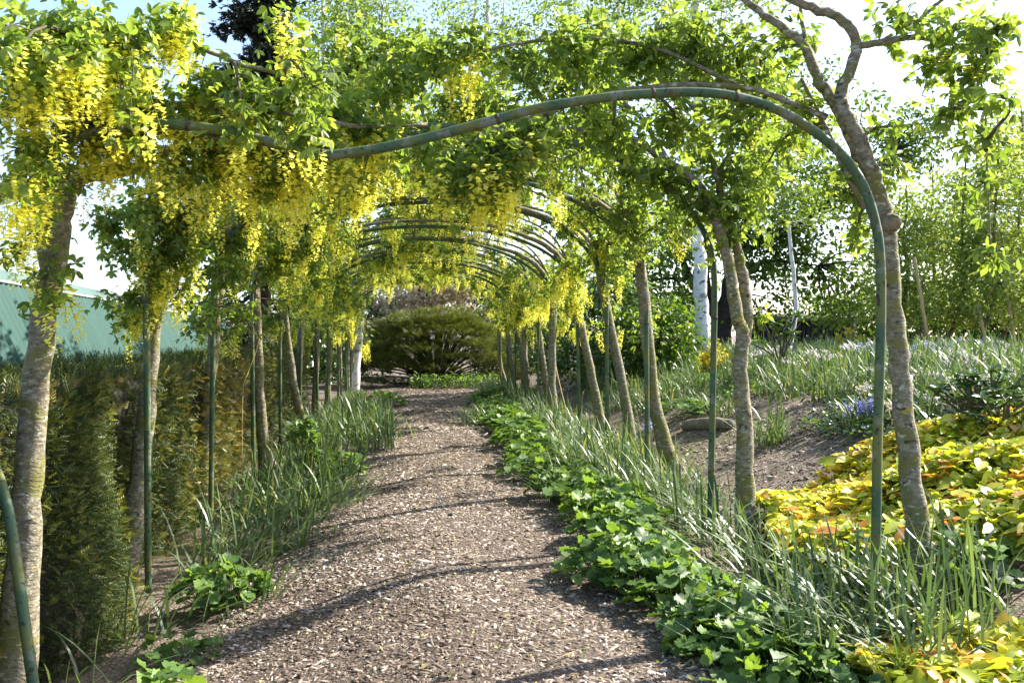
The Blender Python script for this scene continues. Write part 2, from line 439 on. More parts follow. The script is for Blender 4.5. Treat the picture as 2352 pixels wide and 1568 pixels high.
mb = MB(); mb.smooth = True
gx = np.concatenate([[-400, -200, -100, -50, -25, -14, -9, -6], np.arange(-4.5, 8.01, .18), [9, 10, 12, 15, 20, 30, 50, 100, 200, 400]])
gy = np.concatenate([[-60, -30, -15, -8, -4], np.arange(-2, 34, .22), [35, 38, 42, 50, 60, 80, 120, 200, 400, 800]])
grid(mb, gx, gy)
gnd = mb.build('ground', M['soil']); gnd['kind'] = 'structure'

def path_l(y): return np.interp(y, [0, 4, 6, 9, 13, 20, 26, 29], [-1.35, -1.3, -1.05, -1.0, -.95, -.95, -1.2, -2.0])
def path_r(y): return np.interp(y, [0, 4, 6, 9, 13, 20, 26, 29], [1.45, 1.4, 1.35, 1.3, 1.25, 1.2, 1.5, 2.2])
mb = MB(); mb.smooth = True
ys = np.arange(-2, 29.2, .2); us = np.linspace(0, 1, 22)
wob = .05 * np.sin(ys * 2.1) + .04 * np.sin(ys * 5.3 + 1)
X = (path_l(ys) + wob)[:, None] * (1 - us)[None] + (path_r(ys) - wob)[:, None] * us[None]
Yg = np.repeat(ys[:, None], len(us), 1)
i = np.arange(len(ys) - 1)[:, None] * len(us) + np.arange(len(us) - 1)[None]
mb.add(np.stack([X, Yg, ground_z(X, Yg) + .006], -1).reshape(-1, 3), np.stack([i, i + 1, i + len(us) + 1, i + len(us)], -1).reshape(-1, 4))
pth = mb.build('path', M['path']); pth['kind'] = 'structure'

# loose wood chips, thousands of them
CHIP = tpl([[-.5, -.5, 0], [.5, -.42, 0], [.46, .5, 0], [-.4, .45, 0], [-.44, -.42, 1], [.42, -.36, .9], [.4, .42, 1], [-.34, .4, .85]],
           [[4, 5, 6, 7], [0, 1, 5, 4], [1, 2, 6, 5], [2, 3, 7, 6], [3, 0, 4, 7]])
mb = MB()
def chips(x, y, size, var=None):
    n = len(x)
    z = ground_z(x, y) + .006
    yaw = rng.random(n) * 6.283
    d = np.stack([np.cos(yaw), np.sin(yaw), rng.normal(size=n) * .22], -1)
    nn = np.stack([rng.normal(size=n) * .3, rng.normal(size=n) * .3, np.ones(n)], -1)
    Lc = size * np.exp(rng.normal(size=n) * .45); Wc = np.minimum(Lc * .8, size * .32 * np.exp(rng.normal(size=n) * .35))
    v = np.clip(rng.beta(1.35, 1.35, n) + .10 * np.sin(x * 2.3 + 1.7 * np.sin(y * .9)) * np.sin(y * 1.7 + x), 0, 1) if var is None else var
    mb.scatter(CHIP, np.stack([x, y, z - .002], -1), frames(d, nn), np.stack([Wc, Lc, Wc * .22 + .0015], -1), v)
for (y0, y1, dens, size) in ((3.0, 6.0, 1450, .033), (6.0, 9.5, 950, .037), (9.5, 15, 430, .048), (15, 28.5, 140, .07)):
    n = int((y1 - y0) * 2.9 * dens); y = y0 + (y1 - y0) * rng.random(n)
    u = rng.random(n) * 1.16 - .08
    chips(path_l(y) * (1 - u) + path_r(y) * u, y, size)
n = 6500; x = 2.3 + 3.4 * rng.random(n) ** 1.2; chips(x, 5.5 + 9 * rng.random(n), .045)
n = 350; y = 3.5 + 7 * rng.random(n); u = rng.random(n); chips(path_l(y) * (1 - u) + path_r(y) * u, y, .062, .35 + .6 * rng.random(n))
o = mb.build('wood_chips', M['chip']); o['kind'] = 'stuff'
tag(o, 'loose pale and brown wood chips scattered over path and bank', 'wood chips')

# fallen leaves on the path
mb = MB(); n = 260
y = 3.8 + 12 * rng.random(n) ** 1.5; u = np.clip(rng.random(n) * 1.2 - .1, 0, 1); x = path_l(y) * (1 - u) + path_r(y) * u
mb.scatter(leaflet(.26, .05, .1), np.stack([x, y, ground_z(x, y) + .024], -1), frames(ru(n) * [1, 1, .25], np.tile([0, 0, 1.], (n, 1)) + .3 * rng.normal(size=(n, 3))), .025 + .03 * rng.random(n))
o = mb.build('fallen_leaves', M['litter']); o['kind'] = 'stuff'
tag(o, 'scattered dry and green fallen leaves on the wood chip path', 'leaves')
# fallen yellow petals on the path
mb = MB(); n = 300
y = 3.9 + 8 * rng.random(n) ** 1.4; u = rng.random(n); x = path_l(y) * (1 - u) + path_r(y) * u
mb.scatter(QUADLEAF, np.stack([x, y, ground_z(x, y) + .022], -1), frames(ru(n) * [1, 1, .3], np.tile([0, 0, 1.], (n, 1)) + .3 * rng.normal(size=(n, 3))), .014 + .008 * rng.random(n))
o = mb.build('fallen_petals', M['yellowflower']); o['kind'] = 'stuff'
tag(o, 'tiny fallen yellow petals dotted over the wood chip path', 'petals')

# ------------------------------------------------------------------ arches
ORD = ['first', 'second', 'third', 'fourth', 'fifth', 'sixth', 'seventh', 'eighth', 'ninth', 'tenth', 'eleventh']
NA = 11
AY = [4.66, 7.05, 9.26, 11.3, 13.5, 15.8, 18.0, 20.2, 22.5, 24.8, 27.0]
ACX, AHW = .11, 2.0

def arch_curve(i, a):
    """point of the bent top of arch i at angle a (0 right shoulder .. pi left shoulder)"""
    w = AHW; e = 1.0
    c, s = math.cos(a), math.sin(a)
    c = math.copysign(abs(c) ** .9, c); s = abs(s) ** .9
    return np.array([ACX + w * c, AY[i], 1.84 + 1.13 * s])

def arch_points(i):
    j = np.random.default_rng(40 + i)
    R0 = np.array([ACX + AHW + .03 * j.normal(), AY[i], 0]); L0 = np.array([ACX - AHW + .03 * j.normal(), AY[i], 0])
    R0[2] = ground_z(R0[0], R0[1]) - .15; L0[2] = ground_z(L0[0], L0[1]) - .15
    pts = [R0, (R0 * .6 + arch_curve(i, 0) * .4), (R0 * .2 + arch_curve(i, 0) * .8)]
    pts += [arch_curve(i, a) + [0, .02 * math.sin(3 * a + i), .03 * math.sin(2 * a + i * 2)] for a in np.linspace(.05, math.pi - .05, 15)]
    pts += [(L0 * .2 + arch_curve(i, math.pi) * .8), (L0 * .6 + arch_curve(i, math.pi) * .4), L0]
    return pts

A1 = [(2008, 1560), (2012, 1250), (2016, 1000), (2023, 760), (2022, 600), (2010, 510), (1982, 425), (1935, 358), (1870, 302), (1785, 252), (1690, 222),
      (1600, 212), (1500, 215), (1400, 223), (1250, 246), (1110, 283), (1000, 312), (900, 335), (820, 349), (740, 355), (640, 332), (540, 306), (450, 291),
      (380, 286), (310, 287), (220, 302), (110, 345), (10, 430), (-50, 560), (-70, 720), (-55, 880), (-25, 1030), (18, 1170, 4.5), (55, 1420, 4.38), (95, 1700, 4.3)]
for i in range(NA):
    a = thing('pipe_arch', 'green painted metal pipe arch over the path, %s from the dark juniper bush' % ORD[NA - 1 - i], 'arch', (ACX, AY[i], 0), 'green pipe arches of the tunnel')
    if i == 0:
        a['label'] = 'green metal pipe arch with its top sagging, first at the open end of the tunnel'
        pts = [P(q[0], q[1], q[2] if len(q) > 2 else AY[0]) for q in A1]
    else: pts = arch_points(i)
    off = np.array([ACX, AY[i], 0])
    pts = smooth_path(np.array(pts) - off, 4)
    mb = MB(); mb.smooth = True
    tube(mb, pts, .0238, 12)
    mb.build('pipe', M['pipe'], a)
    # sleeve joints and ties
    for f in ((.36, .44, .56, .30, .66) if i == 0 else (.12, .35, .65, .88) if i < 6 else ()):
        k = int(f * (len(pts) - 1)); d = nrm(pts[k + 1] - pts[k])
        mb = MB(); mb.smooth = True
        w = .008 if i == 0 else .012
        tube(mb, [pts[k] - d * w, pts[k] + d * w], .0255, 12)
        mb.build('tie', M['clamp'], a)

# ------------------------------------------------------------------ laburnums
def grow_leaves(crown, anchors, dirs, n, size, tp=None, spread=.05):
    """n leaves round the anchors"""
    k = rng.integers(0, len(anchors), n)
    p = anchors[k] + rng.normal(size=(n, 3)) * spread
    d = nrm(dirs[k]) * .45 + ru(n) * 1.0 + np.array([0, 0, -.25])
    nn = ru(n) * .75 + np.array([0, 0, 1.0])
    s = size * (.7 + .6 * rng.random(n))
    h = n // 2
    var = np.clip(.5 + .25 * rng.normal(size=n), 0, 1)
    crown.scatter(TRI, p[:h], frames(d[:h], nn[:h]), s[:h], var[:h])
    crown.scatter(TRI2, p[h:], frames(d[h:], nn[h:]), s[h:], var[h:])
    return p, frames(d, nn), s

def twig(mb, a, b, r0, r1, sag=.05, n=4):
    a = np.asarray(a, float); b = np.asarray(b, float); L = np.linalg.norm(b - a)
    mid = (a + b) / 2 + rng.normal(size=3) * L * .08 + np.array([0, 0, sag * L])
    pts = smooth_path([a, mid, b], 3)
    tube(mb, pts, [r0, r1], n, cap=False)
    return pts

def laburnum(base, limbs, label, clusters, nleaf, nrac, leafsize, single=0, extra_tr=None):
    """limbs: list of (points, r0, r1); clusters: (centre, radius, leaves weight, racemes weight)"""
    t = thing('laburnum_tree', label, 'tree', base, 'laburnums trained over the arches')
    base = np.asarray(base, float)
    tb = MB(); tb.smooth = True
    lp = []
    for j, (pts, r0, r1) in enumerate(limbs):
        sp = smooth_path(np.array(pts), 6)
        sp[1:-1] += rng.normal(size=(len(sp) - 2, 3)) * r0 * .07
        rr = np.linspace(r0, r1, 10) * (.95 + .12 * rng.random(10))
        if j == 0: rr[0] *= 1.35
        tube(tb, sp - base, rr, 10 if r0 > .03 else 7, knob=.10)
        if j == 0: lp.append(sp[int(len(sp) * .55):])
        else: lp.append(sp)
    trunk = tb.build('trunk', M['bark'], t)
    lp = np.concatenate(lp)
    br = MB(); br.smooth = True; crown = MB()
    wl = np.array([c[2] * c[1] ** 1.3 for c in clusters]); wl = wl / wl.sum()
    wr = np.array([c[3] * c[1] ** 1.2 for c in clusters]); wr = wr / max(wr.sum(), 1e-9)
    leafpts = []; racpts = []
    for ci, (c, rad, w, wrr) in enumerate(clusters):
        c = np.asarray(c, float)
        a = lp[np.argmin(np.linalg.norm(lp - c, axis=1) + .15 * rng.random(len(lp)))]
        hub = twig(br, a - base, c - base, .011, .005, .10, 5) + base
        tips = []; dirs = []
        for k in range(6):
            d = nrm(rng.normal(size=3) * [1, 1, .75]); q = c + d * rad * (.55 + .75 * rng.random())
            st = hub[rng.integers(len(hub) // 2, len(hub))]
            tw = twig(br, st - base, q - base, .0042, .0018, .12, 3) + base
            tips.append(tw); dirs.append(np.tile(d, (len(tw), 1)))
        tips.append(hub[len(hub) // 2:]); dirs.append(np.tile([0, 0, .5], (len(hub) - len(hub) // 2, 1)))
        tips = np.concatenate(tips); dirs = np.concatenate(dirs)
        n = int(nleaf * wl[ci])
        if n: leafpts.append(grow_leaves(crown, tips - base, dirs, n, leafsize, spread=rad * .2 + .02))
        m = rng.poisson(nrac * wr[ci]) if nrac else 0
        if m:
            k = rng.integers(0, len(tips), m)
            racpts.append(tips[k] + rng.normal(size=(m, 3)) * [.05, .05, .03] - [0, 0, .02])
    o = br.build('branches', M['twig'], t); o['kind'] = 'stuff'
    co = crown.build('crown', M['laburnum'], t); co['kind'] = 'stuff'
    if single and leafpts:
        p = np.concatenate([l[0] for l in leafpts]); R = np.concatenate([l[1] for l in leafpts]); s = np.concatenate([l[2] for l in leafpts])
        for k in rng.choice(len(p), min(single, len(p)), replace=False):
            d = nrm(R[k][:, 1] + rng.normal(size=3) * .5)
            o = link('leaf', TRI_MESHES[rng.integers(6)], t)
            place(o, p[k] + rng.normal(size=3) * .04, frames(d, R[k][:, 2] + .2 * rng.normal(size=3)), s[k] * 1.05)
    if racpts:
        for q in np.concatenate(racpts)[:290]:
            o = link('flower_raceme', RACEMES[rng.integers(len(RACEMES))], t)
            o.location = q - base
            o.rotation_euler = (rng.normal() * .13, rng.normal() * .13, rng.random() * 6.28)
            o.scale = [.9 + .45 * rng.random()] * 3
    return t

def pix(pts, Y, dy=0.0):
    out = []
    for k, p in enumerate(pts):
        out.append(P(p[0], p[1], p[2] if len(p) > 2 else Y + dy * k))
    return out

def clus(lst):
    """(px, py, distance, radius px, leaf weight, flower weight)"""
    return [(P(a, b, d), r * d / FPX, w, f) for (a, b, d, r, w, f) in lst]

def trunk_base(px, Y, ox=0):
    x = (px - 970) * Y / FPX
    return np.array([x, Y, float(ground_z(x, Y)) - .05])

# --- first on the hedge side
b = trunk_base(62, 5.05)
L1 = [([b, P(60, 1200, 5.05), P(76, 950, 5.05), P(103, 720, 5.02), P(132, 560, 5.0), P(152, 452, 4.95), P(195, 405, 4.95), P(260, 396, 5.0), P(330, 380, 5.1), P(420, 330, 5.2)], .078, .022),
      ([P(120, 640, 5.02), P(95, 480, 4.95), P(130, 330, 4.9), P(150, 200, 4.8), P(140, 60, 4.7)], .045, .015),
      ([P(250, 398, 5.0), P(380, 250, 4.9), P(520, 255, 5.0), P(660, 260, 5.1), P(820, 290, 5.3), P(980, 285, 5.5)], .024, .010),
      ([P(380, 300, 5.1), P(470, 315, 5.1), P(560, 330, 5.15), P(680, 350, 5.2)], .022, .012),
      ([P(150, 220, 4.85), P(260, 120, 4.7), P(400, 90, 4.7), P(560, 150, 4.9), P(700, 180, 5.0)], .020, .008)]
C1 = clus([(100, 80, 4.4, 110, 1, 1), (250, 100, 4.5, 120, 1, 1.3), (390, 60, 4.7, 80, 1, 1.3), (80, 230, 4.4, 90, 1, 1.1), (200, 250, 4.6, 110, 1, 1.3),
           (330, 230, 4.8, 100, 1, .7), (60, 370, 4.4, 70, 1, 1.2), (210, 310, 4.7, 65, 1, 1.3), (310, 300, 4.9, 65, 1, .7), (480, 190, 4.9, 60, .6, .7), (560, 220, 5, 85, 1, .6),
           (70, 470, 4.5, 45, .6, .7), (55, 560, 4.5, 35, .5, .5), (95, 690, 4.6, 45, .5, .1), (110, 630, 4.6, 30, .5, .3), (450, 270, 5.2, 80, .8, 1.4), (560, 320, 5.2, 80, 1, 1), (520, 330, 5.3, 80, .8, 1.2),
           (655, 60, 5, 40, .4, .7), (660, 230, 5, 90, 1, .8), (700, 350, 5.2, 80, 1, .8), (760, 270, 5.4, 90, 1, .9), (870, 330, 5.5, 80, 1, .9), (640, 420, 5.3, 70, .8, 1.2),
           (430, 400, 5.2, 55, .7, 1), (160, 140, 4.2, 70, .8, 1.2), (30, 130, 4.1, 70, .8, 1.2), (280, 300, 4.3, 45, .7, .6), (560, 290, 4.5, 45, .7, 1.2), (690, 320, 4.5, 45, .8, .6), (60, 420, 4.3, 50, .5, 1.4), (720, 200, 4.6, 50, .7, 1.0)])
laburnum(b, L1, 'thick lichen-covered laburnum on the hedge side under the sagging arch', C1, 3900, 285, .052, single=290)

# --- first on the bank side
b = trunk_base(2152, 5.1)
R1 = [([b, P(2112, 1250, 5.1), P(2092, 1080, 5.1), P(2065, 850, 5.1), P(2045, 640, 5.1), P(2040, 540, 5.08), P(2012, 425, 5.05), P(1975, 325, 5.0), P(1938, 250, 5.0), P(1935, 205, 5.0), P(1968, 105, 5.0), P(1935, 48, 5.0), P(1850, 12, 5.0), P(1740, -40, 5.0)], .062, .018),
      ([P(2000, 480, 5.12), P(1978, 380, 5.12), P(1945, 290, 5.1), P(1900, 210, 5.1), P(1880, 190, 5.1), P(1850, 110, 5.1), P(1800, 65, 5.1), P(1730, 15, 5.1), P(1650, -60, 5.1)], .038, .016),
      ([P(1966, 108, 5.0), P(2050, 92, 4.95), P(2110, 86, 4.9), P(2180, 100, 4.8), P(2280, 130, 4.6)], .020, .008),
      ([P(2112, 88, 4.9), P(2112, 50, 4.9), P(2140, 20, 4.9), P(2200, -30, 4.8)], .014, .008),
      ([P(2240, 115, 4.7), P(2262, 250, 4.68), P(2268, 400, 4.65), P(2275, 570, 4.55)], .006, .003),
      ([P(1885, 195, 5.1), P(1850, 90, 5.1), P(1838, 10, 5.1), P(1835, -60, 5.1)], .014, .006),
      ([P(1988, 480, 5.1), P(1945, 400, 5.1), P(1900, 300, 5.15), P(1840, 180, 5.2)], .022, .010),
      ([P(1900, 270, 5.1), P(1700, 200, 5.2), P(1450, 205, 5.3), P(1250, 260, 5.3), P(1100, 310, 5.2)], .018, .008),
      ([P(1700, 200, 5.2), P(1500, 110, 5.4), P(1300, 90, 5.5), P(1100, 120, 5.5), P(900, 200, 5.6)], .014, .006)]
C2 = clus([(1150, 370, 5.0, 75, 1, 2.2), (1080, 420, 5.0, 55, 1, 2.0), (1165, 440, 5.0, 45, .8, 2.4), (1200, 340, 5.1, 60, 1, .8), (1000, 380, 5.1, 60, .8, .8),
           (1300, 120, 5.5, 100, 1, 0), (1450, 150, 5.5, 90, .9, 0), (1600, 120, 5.4, 110, 1, .05), (1750, 140, 5.4, 100, .9, .1), (1850, 260, 5.3, 80, .8, .05), (1700, 310, 5.5, 80, .8, .05),
           (1250, 340, 5.6, 70, .8, 0), (1400, 320, 5.6, 80, .8, 0), (1550, 310, 5.6, 80, .8, 0), (2050, 55, 5, 80, .4, .05), (2180, 55, 4.8, 85, .5, .05), (2290, 60, 4.5, 75, .6, 0),
           (2250, 150, 4.6, 75, .55, .05), (2140, 170, 4.9, 60, .5, .1), (2190, 250, 4.8, 55, .7, .3), (2250, 320, 4.7, 45, .7, .1), (2300, 220, 3.9, 35, .5, 0), (2050, 290, 5, 40, .3, 0),
           (1950, 440, 5.2, 55, .6, .05), (2260, 420, 4.7, 35, .5, 0), (2275, 590, 4.5, 30, .5, 0), (1970, 540, 5.2, 35, .5, 0), (1090, 130, 5.4, 70, .7, .5), (1000, 130, 5.5, 70, .8, .4), (900, 200, 5.6, 90, .8, .4),
           (2060, 380, 5.05, 35, .4, 0), (1750, 400, 5.7, 60, .7, 0)])
t = laburnum(b, R1, 'laburnum with a sawn knot on the bank side of the sagging arch', C2, 3600, 58, .056, single=290)
mb = MB(); mb.smooth = True
k0, k1 = P(2045, 512, 5.03), P(2052, 512, 4.985)
tube(mb, [k0 - b, k0 * .4 + k1 * .6 - b, k1 - b], [.052, .05, .042], 12)
kn = mb.build('knot', M['bark'], t)
mb = MB(); tube(mb, [k1 - b, k1 + nrm(k1 - k0) * .004 - b], [.031, .028], 12); mb.build('sawn_face', M['cutwood'], kn)

# --- second pair
b = trunk_base(308, 7.35)
L2 = [([b, P(325, 1050, 7.35), P(345, 850, 7.3), P(356, 700, 7.3), P(372, 600, 7.25), P(400, 540, 7.2), P(440, 480, 7.15), P(520, 400, 7.1), P(640, 345, 7.1), P(800, 320, 7.2), P(1000, 310, 7.3)], .07, .016),
      ([P(365, 640, 7.3), P(330, 540, 7.2), P(360, 430, 7.2), P(450, 330, 7.2), P(600, 220, 7.3), P(800, 170, 7.4)], .03, .010),
      ([P(360, 660, 7.3), P(310, 600, 7.15), P(270, 540, 7.1), P(240, 510, 7.0)], .02, .006)]
C3 = clus([(255, 510, 7, 55, 1, .6), (330, 480, 7, 75, 1, 1), (420, 510, 7.2, 75, 1, 1.4), (330, 590, 7, 65, 1, 1), (400, 600, 7.1, 70, 1, 1.5), (300, 690, 7.1, 50, 1, .8),
           (430, 690, 7.2, 45, .7, 1), (500, 440, 7.2, 80, 1, 1.5), (580, 400, 7.3, 85, 1, 1.6), (680, 410, 7.3, 85, 1, 1.6), (770, 430, 7.4, 80, 1, 1.6), (380, 420, 7, 70, 1, 1.3),
           (860, 410, 7.4, 80, 1, 1.3), (295, 760, 7.2, 35, .6, .5), (360, 660, 7.1, 45, .6, 1.2), (600, 290, 7.2, 80, 1, .5), (750, 200, 7.4, 95, 1, .4), (880, 190, 7.4, 95, 1, .4), (960, 110, 7.4, 80, 1, .2), (1060, 200, 7.4, 80, 1, .3),
           (820, 130, 7.4, 90, 1, .2), (950, 330, 7.3, 80, 1, .8)])
laburnum(b, L2, 'laburnum leaning against the hedge with flowers draped low, next after the sagging arch', C3, 4300, 280, .052, single=150)

b = trunk_base(1727, 6.9)
R2 = [([b, P(1712, 1050, 6.9), P(1700, 850, 6.9), P(1706, 770, 6.9), P(1690, 715, 6.9), P(1673, 600, 6.9), P(1640, 500, 6.9), P(1600, 420, 6.95), P(1520, 365, 7.0), P(1430, 310, 7.0), P(1300, 295, 7.05), P(1150, 300, 7.1)], .062, .014),
      ([P(1708, 790, 6.92), P(1716, 720, 6.95), P(1708, 640, 7.0), P(1690, 560, 7.0), P(1668, 490, 7.0), P(1640, 380, 7.0), P(1600, 260, 7.05), P(1500, 150, 7.1)], .048, .012),
      ([P(1650, 400, 7.0), P(1700, 300, 7.0), P(1720, 180, 7.0)], .02, .006),
      ([P(1540, 375, 7.0), P(1450, 250, 7.1), P(1300, 170, 7.2), P(1150, 130, 7.3)], .02, .006),
      ([P(1340, 250, 7.1), P(1352, 120, 7.1), P(1348, 10, 7.1)], .012, .005), ([P(1450, 180, 7.1), P(1500, 80, 7.1), P(1530, 20, 7.0)], .012, .005)]
C4 = clus([(1250, 200, 7.2, 95, 1, .1), (1400, 200, 7.2, 95, 1, 0), (1550, 200, 7.1, 95, 1, 0), (1700, 220, 7.0, 90, 1, 0), (1450, 350, 7.2, 85, 1, .1), (1600, 350, 7.1, 85, 1, 0),
           (1700, 420, 7, 80, 1, 0), (1740, 480, 7, 60, 1, 0), (1640, 470, 7, 55, 1, 0), (1330, 330, 7.3, 85, 1, .2), (1200, 300, 7.3, 85, 1, .4), (1800, 330, 7, 70, .8, 0), (1560, 420, 7.1, 60, 1, 0),
           (1745, 725, 7, 22, .3, 0), (1300, 90, 7.3, 80, .8, 0), (1200, 120, 7.3, 80, .9, .2), (1420, 90, 7.2, 70, .6, 0), (1560, 80, 7.1, 80, .7, 0), (1100, 260, 7.3, 80, 1, .8), (1290, 420, 7.4, 60, .9, .6), (1670, 545, 6.9, 40, .8, 0), (1500, 400, 7.0, 60, 1, 0), (1590, 470, 6.9, 50, 1, 0), (1420, 390, 7.0, 50, 1, .1)])
laburnum(b, R2, 'laburnum with its trunk forked in two on the bank side', C4, 4200, 42, .054, single=150)

# --- the rest
DRAPE = {('L', 2): [(470, 560, 9.1, 50, 1, .3), (540, 560, 9.2, 55, 1, .4), (610, 500, 9.2, 60, 1, .8), (480, 640, 9.0, 50, 1, .2), (550, 640, 9.1, 50, 1, .3), (500, 720, 9.0, 40, .9, 0), (560, 720, 9.2, 40, .9, 0), (455, 750, 9.0, 30, .7, 0), (700, 450, 9.2, 60, 1, 1), (560, 480, 9.2, 60, 1, .8)],
         ('L', 3): [(650, 560, 11.2, 45, 1, 1), (700, 540, 11.2, 45, 1, 1.4), (640, 630, 11.1, 40, 1, .6), (700, 600, 11.1, 40, 1, 1.2), (660, 690, 11.2, 30, .8, .6), (760, 500, 11.2, 50, 1, 1.2)],
         ('L', 4): [(720, 610, 13.3, 40, 1, 1), (780, 560, 13.3, 40, 1, 1), (740, 660, 13.3, 35, 1, .7), (690, 700, 13.4, 30, .8, .5)],
         ('L', 6): [(790, 640, 17.5, 40, 1, 1), (770, 700, 17.5, 35, 1, 1.2), (820, 700, 17.3, 30, 1, 1.2)], ('L', 7): [(800, 700, 19.5, 35, 1, 1.5), (790, 760, 19.5, 30, 1, 1.5), (845, 780, 19, 16, .5, 1)],
         ('R', 2): [(1480, 430, 9.1, 60, 1, .2), (1430, 480, 9.1, 50, 1, .2), (1560, 490, 9.0, 50, 1, 0), (1520, 420, 9.1, 60, 1, 0)],
         ('R', 3): [(1340, 480, 11.1, 50, 1, .6), (1300, 540, 11.2, 40, 1, .8), (1420, 520, 11.2, 45, 1, .3), (1480, 560, 11.3, 35, .8, 0)],
         ('R', 4): [(1320, 620, 13.3, 35, 1, 1.5), (1320, 690, 13.4, 30, .8, 1.5), (1370, 600, 13.5, 40, 1, .5)],
         ('R', 6): [(1180, 640, 17.8, 35, 1, 1), (1220, 700, 17.8, 30, 1, 1.5)], ('R', 7): [(1190, 720, 20, 30, 1, 1.5), (1165, 670, 20, 30, 1, 1.2)], ('R', 8): [(1160, 740, 22.3, 25, 1, 1.3)]}
near_base = {('L', 2): 472, ('L', 3): 618, ('L', 4): 716, ('R', 2): 1564, ('R', 3): 1462, ('R', 4): 1390, ('R', 5): 1275}
for i in range(2, NA):
    for side in ('L', 'R'):
        s = -1 if side == 'L' else 1
        j = np.random.default_rng(500 + i * 2 + (s > 0))
        Yb = AY[i] + (.35 if s < 0 else .05) + .1 * j.normal()
        if (side, i) in near_base: b = trunk_base(near_base[(side, i)], Yb)
        else:
            x = ACX + s * (AHW + (.2 if s > 0 else .02)) + .06 * j.normal()
            b = np.array([x, Yb, float(ground_z(x, Yb)) - .05])
        def ap(a, up=.06, dy=0.0):
            q = arch_curve(i, a if s > 0 else math.pi - a); return q + [0, dy, up]
        knee = b * [.5, .5, 0] + ap(.2) * [.5, .5, 0] + [.04 * j.normal(), .05 * j.normal(), .85]
        r0 = .055 + .018 * j.random() if i < 7 else .06
        w = .06
        limbs = [([b, knee, ap(.12, .05, .05 + w * j.normal()) - [s * .02, 0, .1], ap(.35, .06, w), ap(.65, .08, w * j.normal()), ap(1.0, .06, w * j.normal()), ap(1.4, .05, w * j.normal()), ap(1.9, .08, w * j.normal())], r0, .014),
                 ([ap(.1, -.25, .03), ap(.3, .18, .15), ap(.7, .25, .45), ap(1.1, .2, .7), ap(1.5, .2, .8)], .028, .010),
                 ([ap(.15, -.15, .03), ap(.35, .1, -.15), ap(.75, .2, -.5), ap(1.2, .2, -.7)], .026, .009),
                 ([ap(.2, -.05, .0), ap(.25, .4, .1) + [s * .05, 0, 0], ap(.3, .8, .2) + [s * .1, 0, 0]], .02, .007)]
        cl = []
        far = i >= 6
        for k in range(18 if not far else 15):
            a = .15 + 1.75 * j.random(); dy = (j.random() - .5) * 2.1
            up = (.20 + .60 * j.random()) if a > .75 and i < 6 else (-.05 + .62 * j.random())
            if a > .75 and k % 4 == 0 and i >= 6: dy = (.5 if j.random() < .5 else -.5) * 1.9; up = .02 + .1 * j.random()
            c = ap(a, up, dy) + [s * .25 * j.random() * (1 if a < .6 else 0), 0, 0]
            cl.append((c, .20 + .14 * j.random(), 1, max(0, 1.3 - up * 1.2) * (1 if a > .35 else .9)))
        for k in range(2 if s < 0 else 1):      # drapes outside the legs
            a = .05 + .1 * j.random()
            cl.append((ap(a, -.25 - .35 * j.random(), (j.random() - .4) * 1.2) + [s * .18, 0, 0], .16 + .06 * j.random(), .7, 1.0 if i > 2 else .4))
        if i >= 4:
            for k in range(4):
                cl.append((ap(.25 + .35 * j.random(), -.18 - .15 * j.random(), (j.random() - .5) * 1.8), .16, .6, 2.0))
        cl += clus(DRAPE.get((side, i), []))
        nr = {('L', 2): 120, ('R', 2): 38, ('L', 3): 170, ('R', 3): 120}.get((side, i), 185 if i < 8 else 140)
        where = 'hedge' if s < 0 else 'bank'
        laburnum(b, limbs, 'flowering laburnum trained over the arch on the %s side, %s from the dark juniper bush' % (where, ORD[NA - 1 - i]), cl, 3900 if i < 5 else 2600 if i < 8 else 1600, nr, .054 if i < 5 else .062 if i < 8 else .075)

# ------------------------------------------------------------------ yew hedge
HX0, HX1, HY0, HY1, HZ = -3.2, -2.06, 2.6, 18.5, 1.21
hedge = thing('yew_hedge', 'clipped yew hedge with bronze new growth along the left of the path', 'hedge', (-2.6, 10, 0))
hb = np.array([-2.6, 10, 0])
mb = MB()
hy = np.arange(HY0, HY1 + .1, .25); prof = [(-1.0, -.08), (-1.0, .5), (-1.0, .95), (-.9, 1.0), (0, 1.0), (.9, 1.0), (1, .92), (1, .5), (1, -.08)]
V = []
for y in hy:
    cx = (HX0 + HX1) / 2; hw = (HX1 - HX0) / 2 - .15
    z0 = float(ground_z(HX1, y)) ; top = HZ - .09
    for (u, w) in prof:
        V.append([cx + u * hw + .03 * math.sin(y * 3 + w * 5) + ((.24 * max(0, 1 - w) * float(sstep(5.2, 5.7, y) * sstep(7.1, 6.4, y)) - .08 * float(sstep(5.6, 5.2, y))) if u > 0 else 0), y, z0 + (top - z0) * w + .03 * math.sin(y * 2.2 + u * 3)])
V = np.array(V) - hb; m = len(prof)
i_ = np.arange(len(hy) - 1)[:, None] * m + np.arange(m - 1)[None]
Q = np.stack([i_, i_ + m, i_ + m + 1, i_ + 1], -1).reshape(-1, 4)
endq = [[0, 1, 7, 8], [1, 2, 6, 7], [2, 3, 5, 6]]
endq += [[a + (len(hy) - 1) * m for a in q][::-1] for q in endq]
mb.add(V, np.vstack([Q, endq])); mb.build('heart', M['core'], hedge)
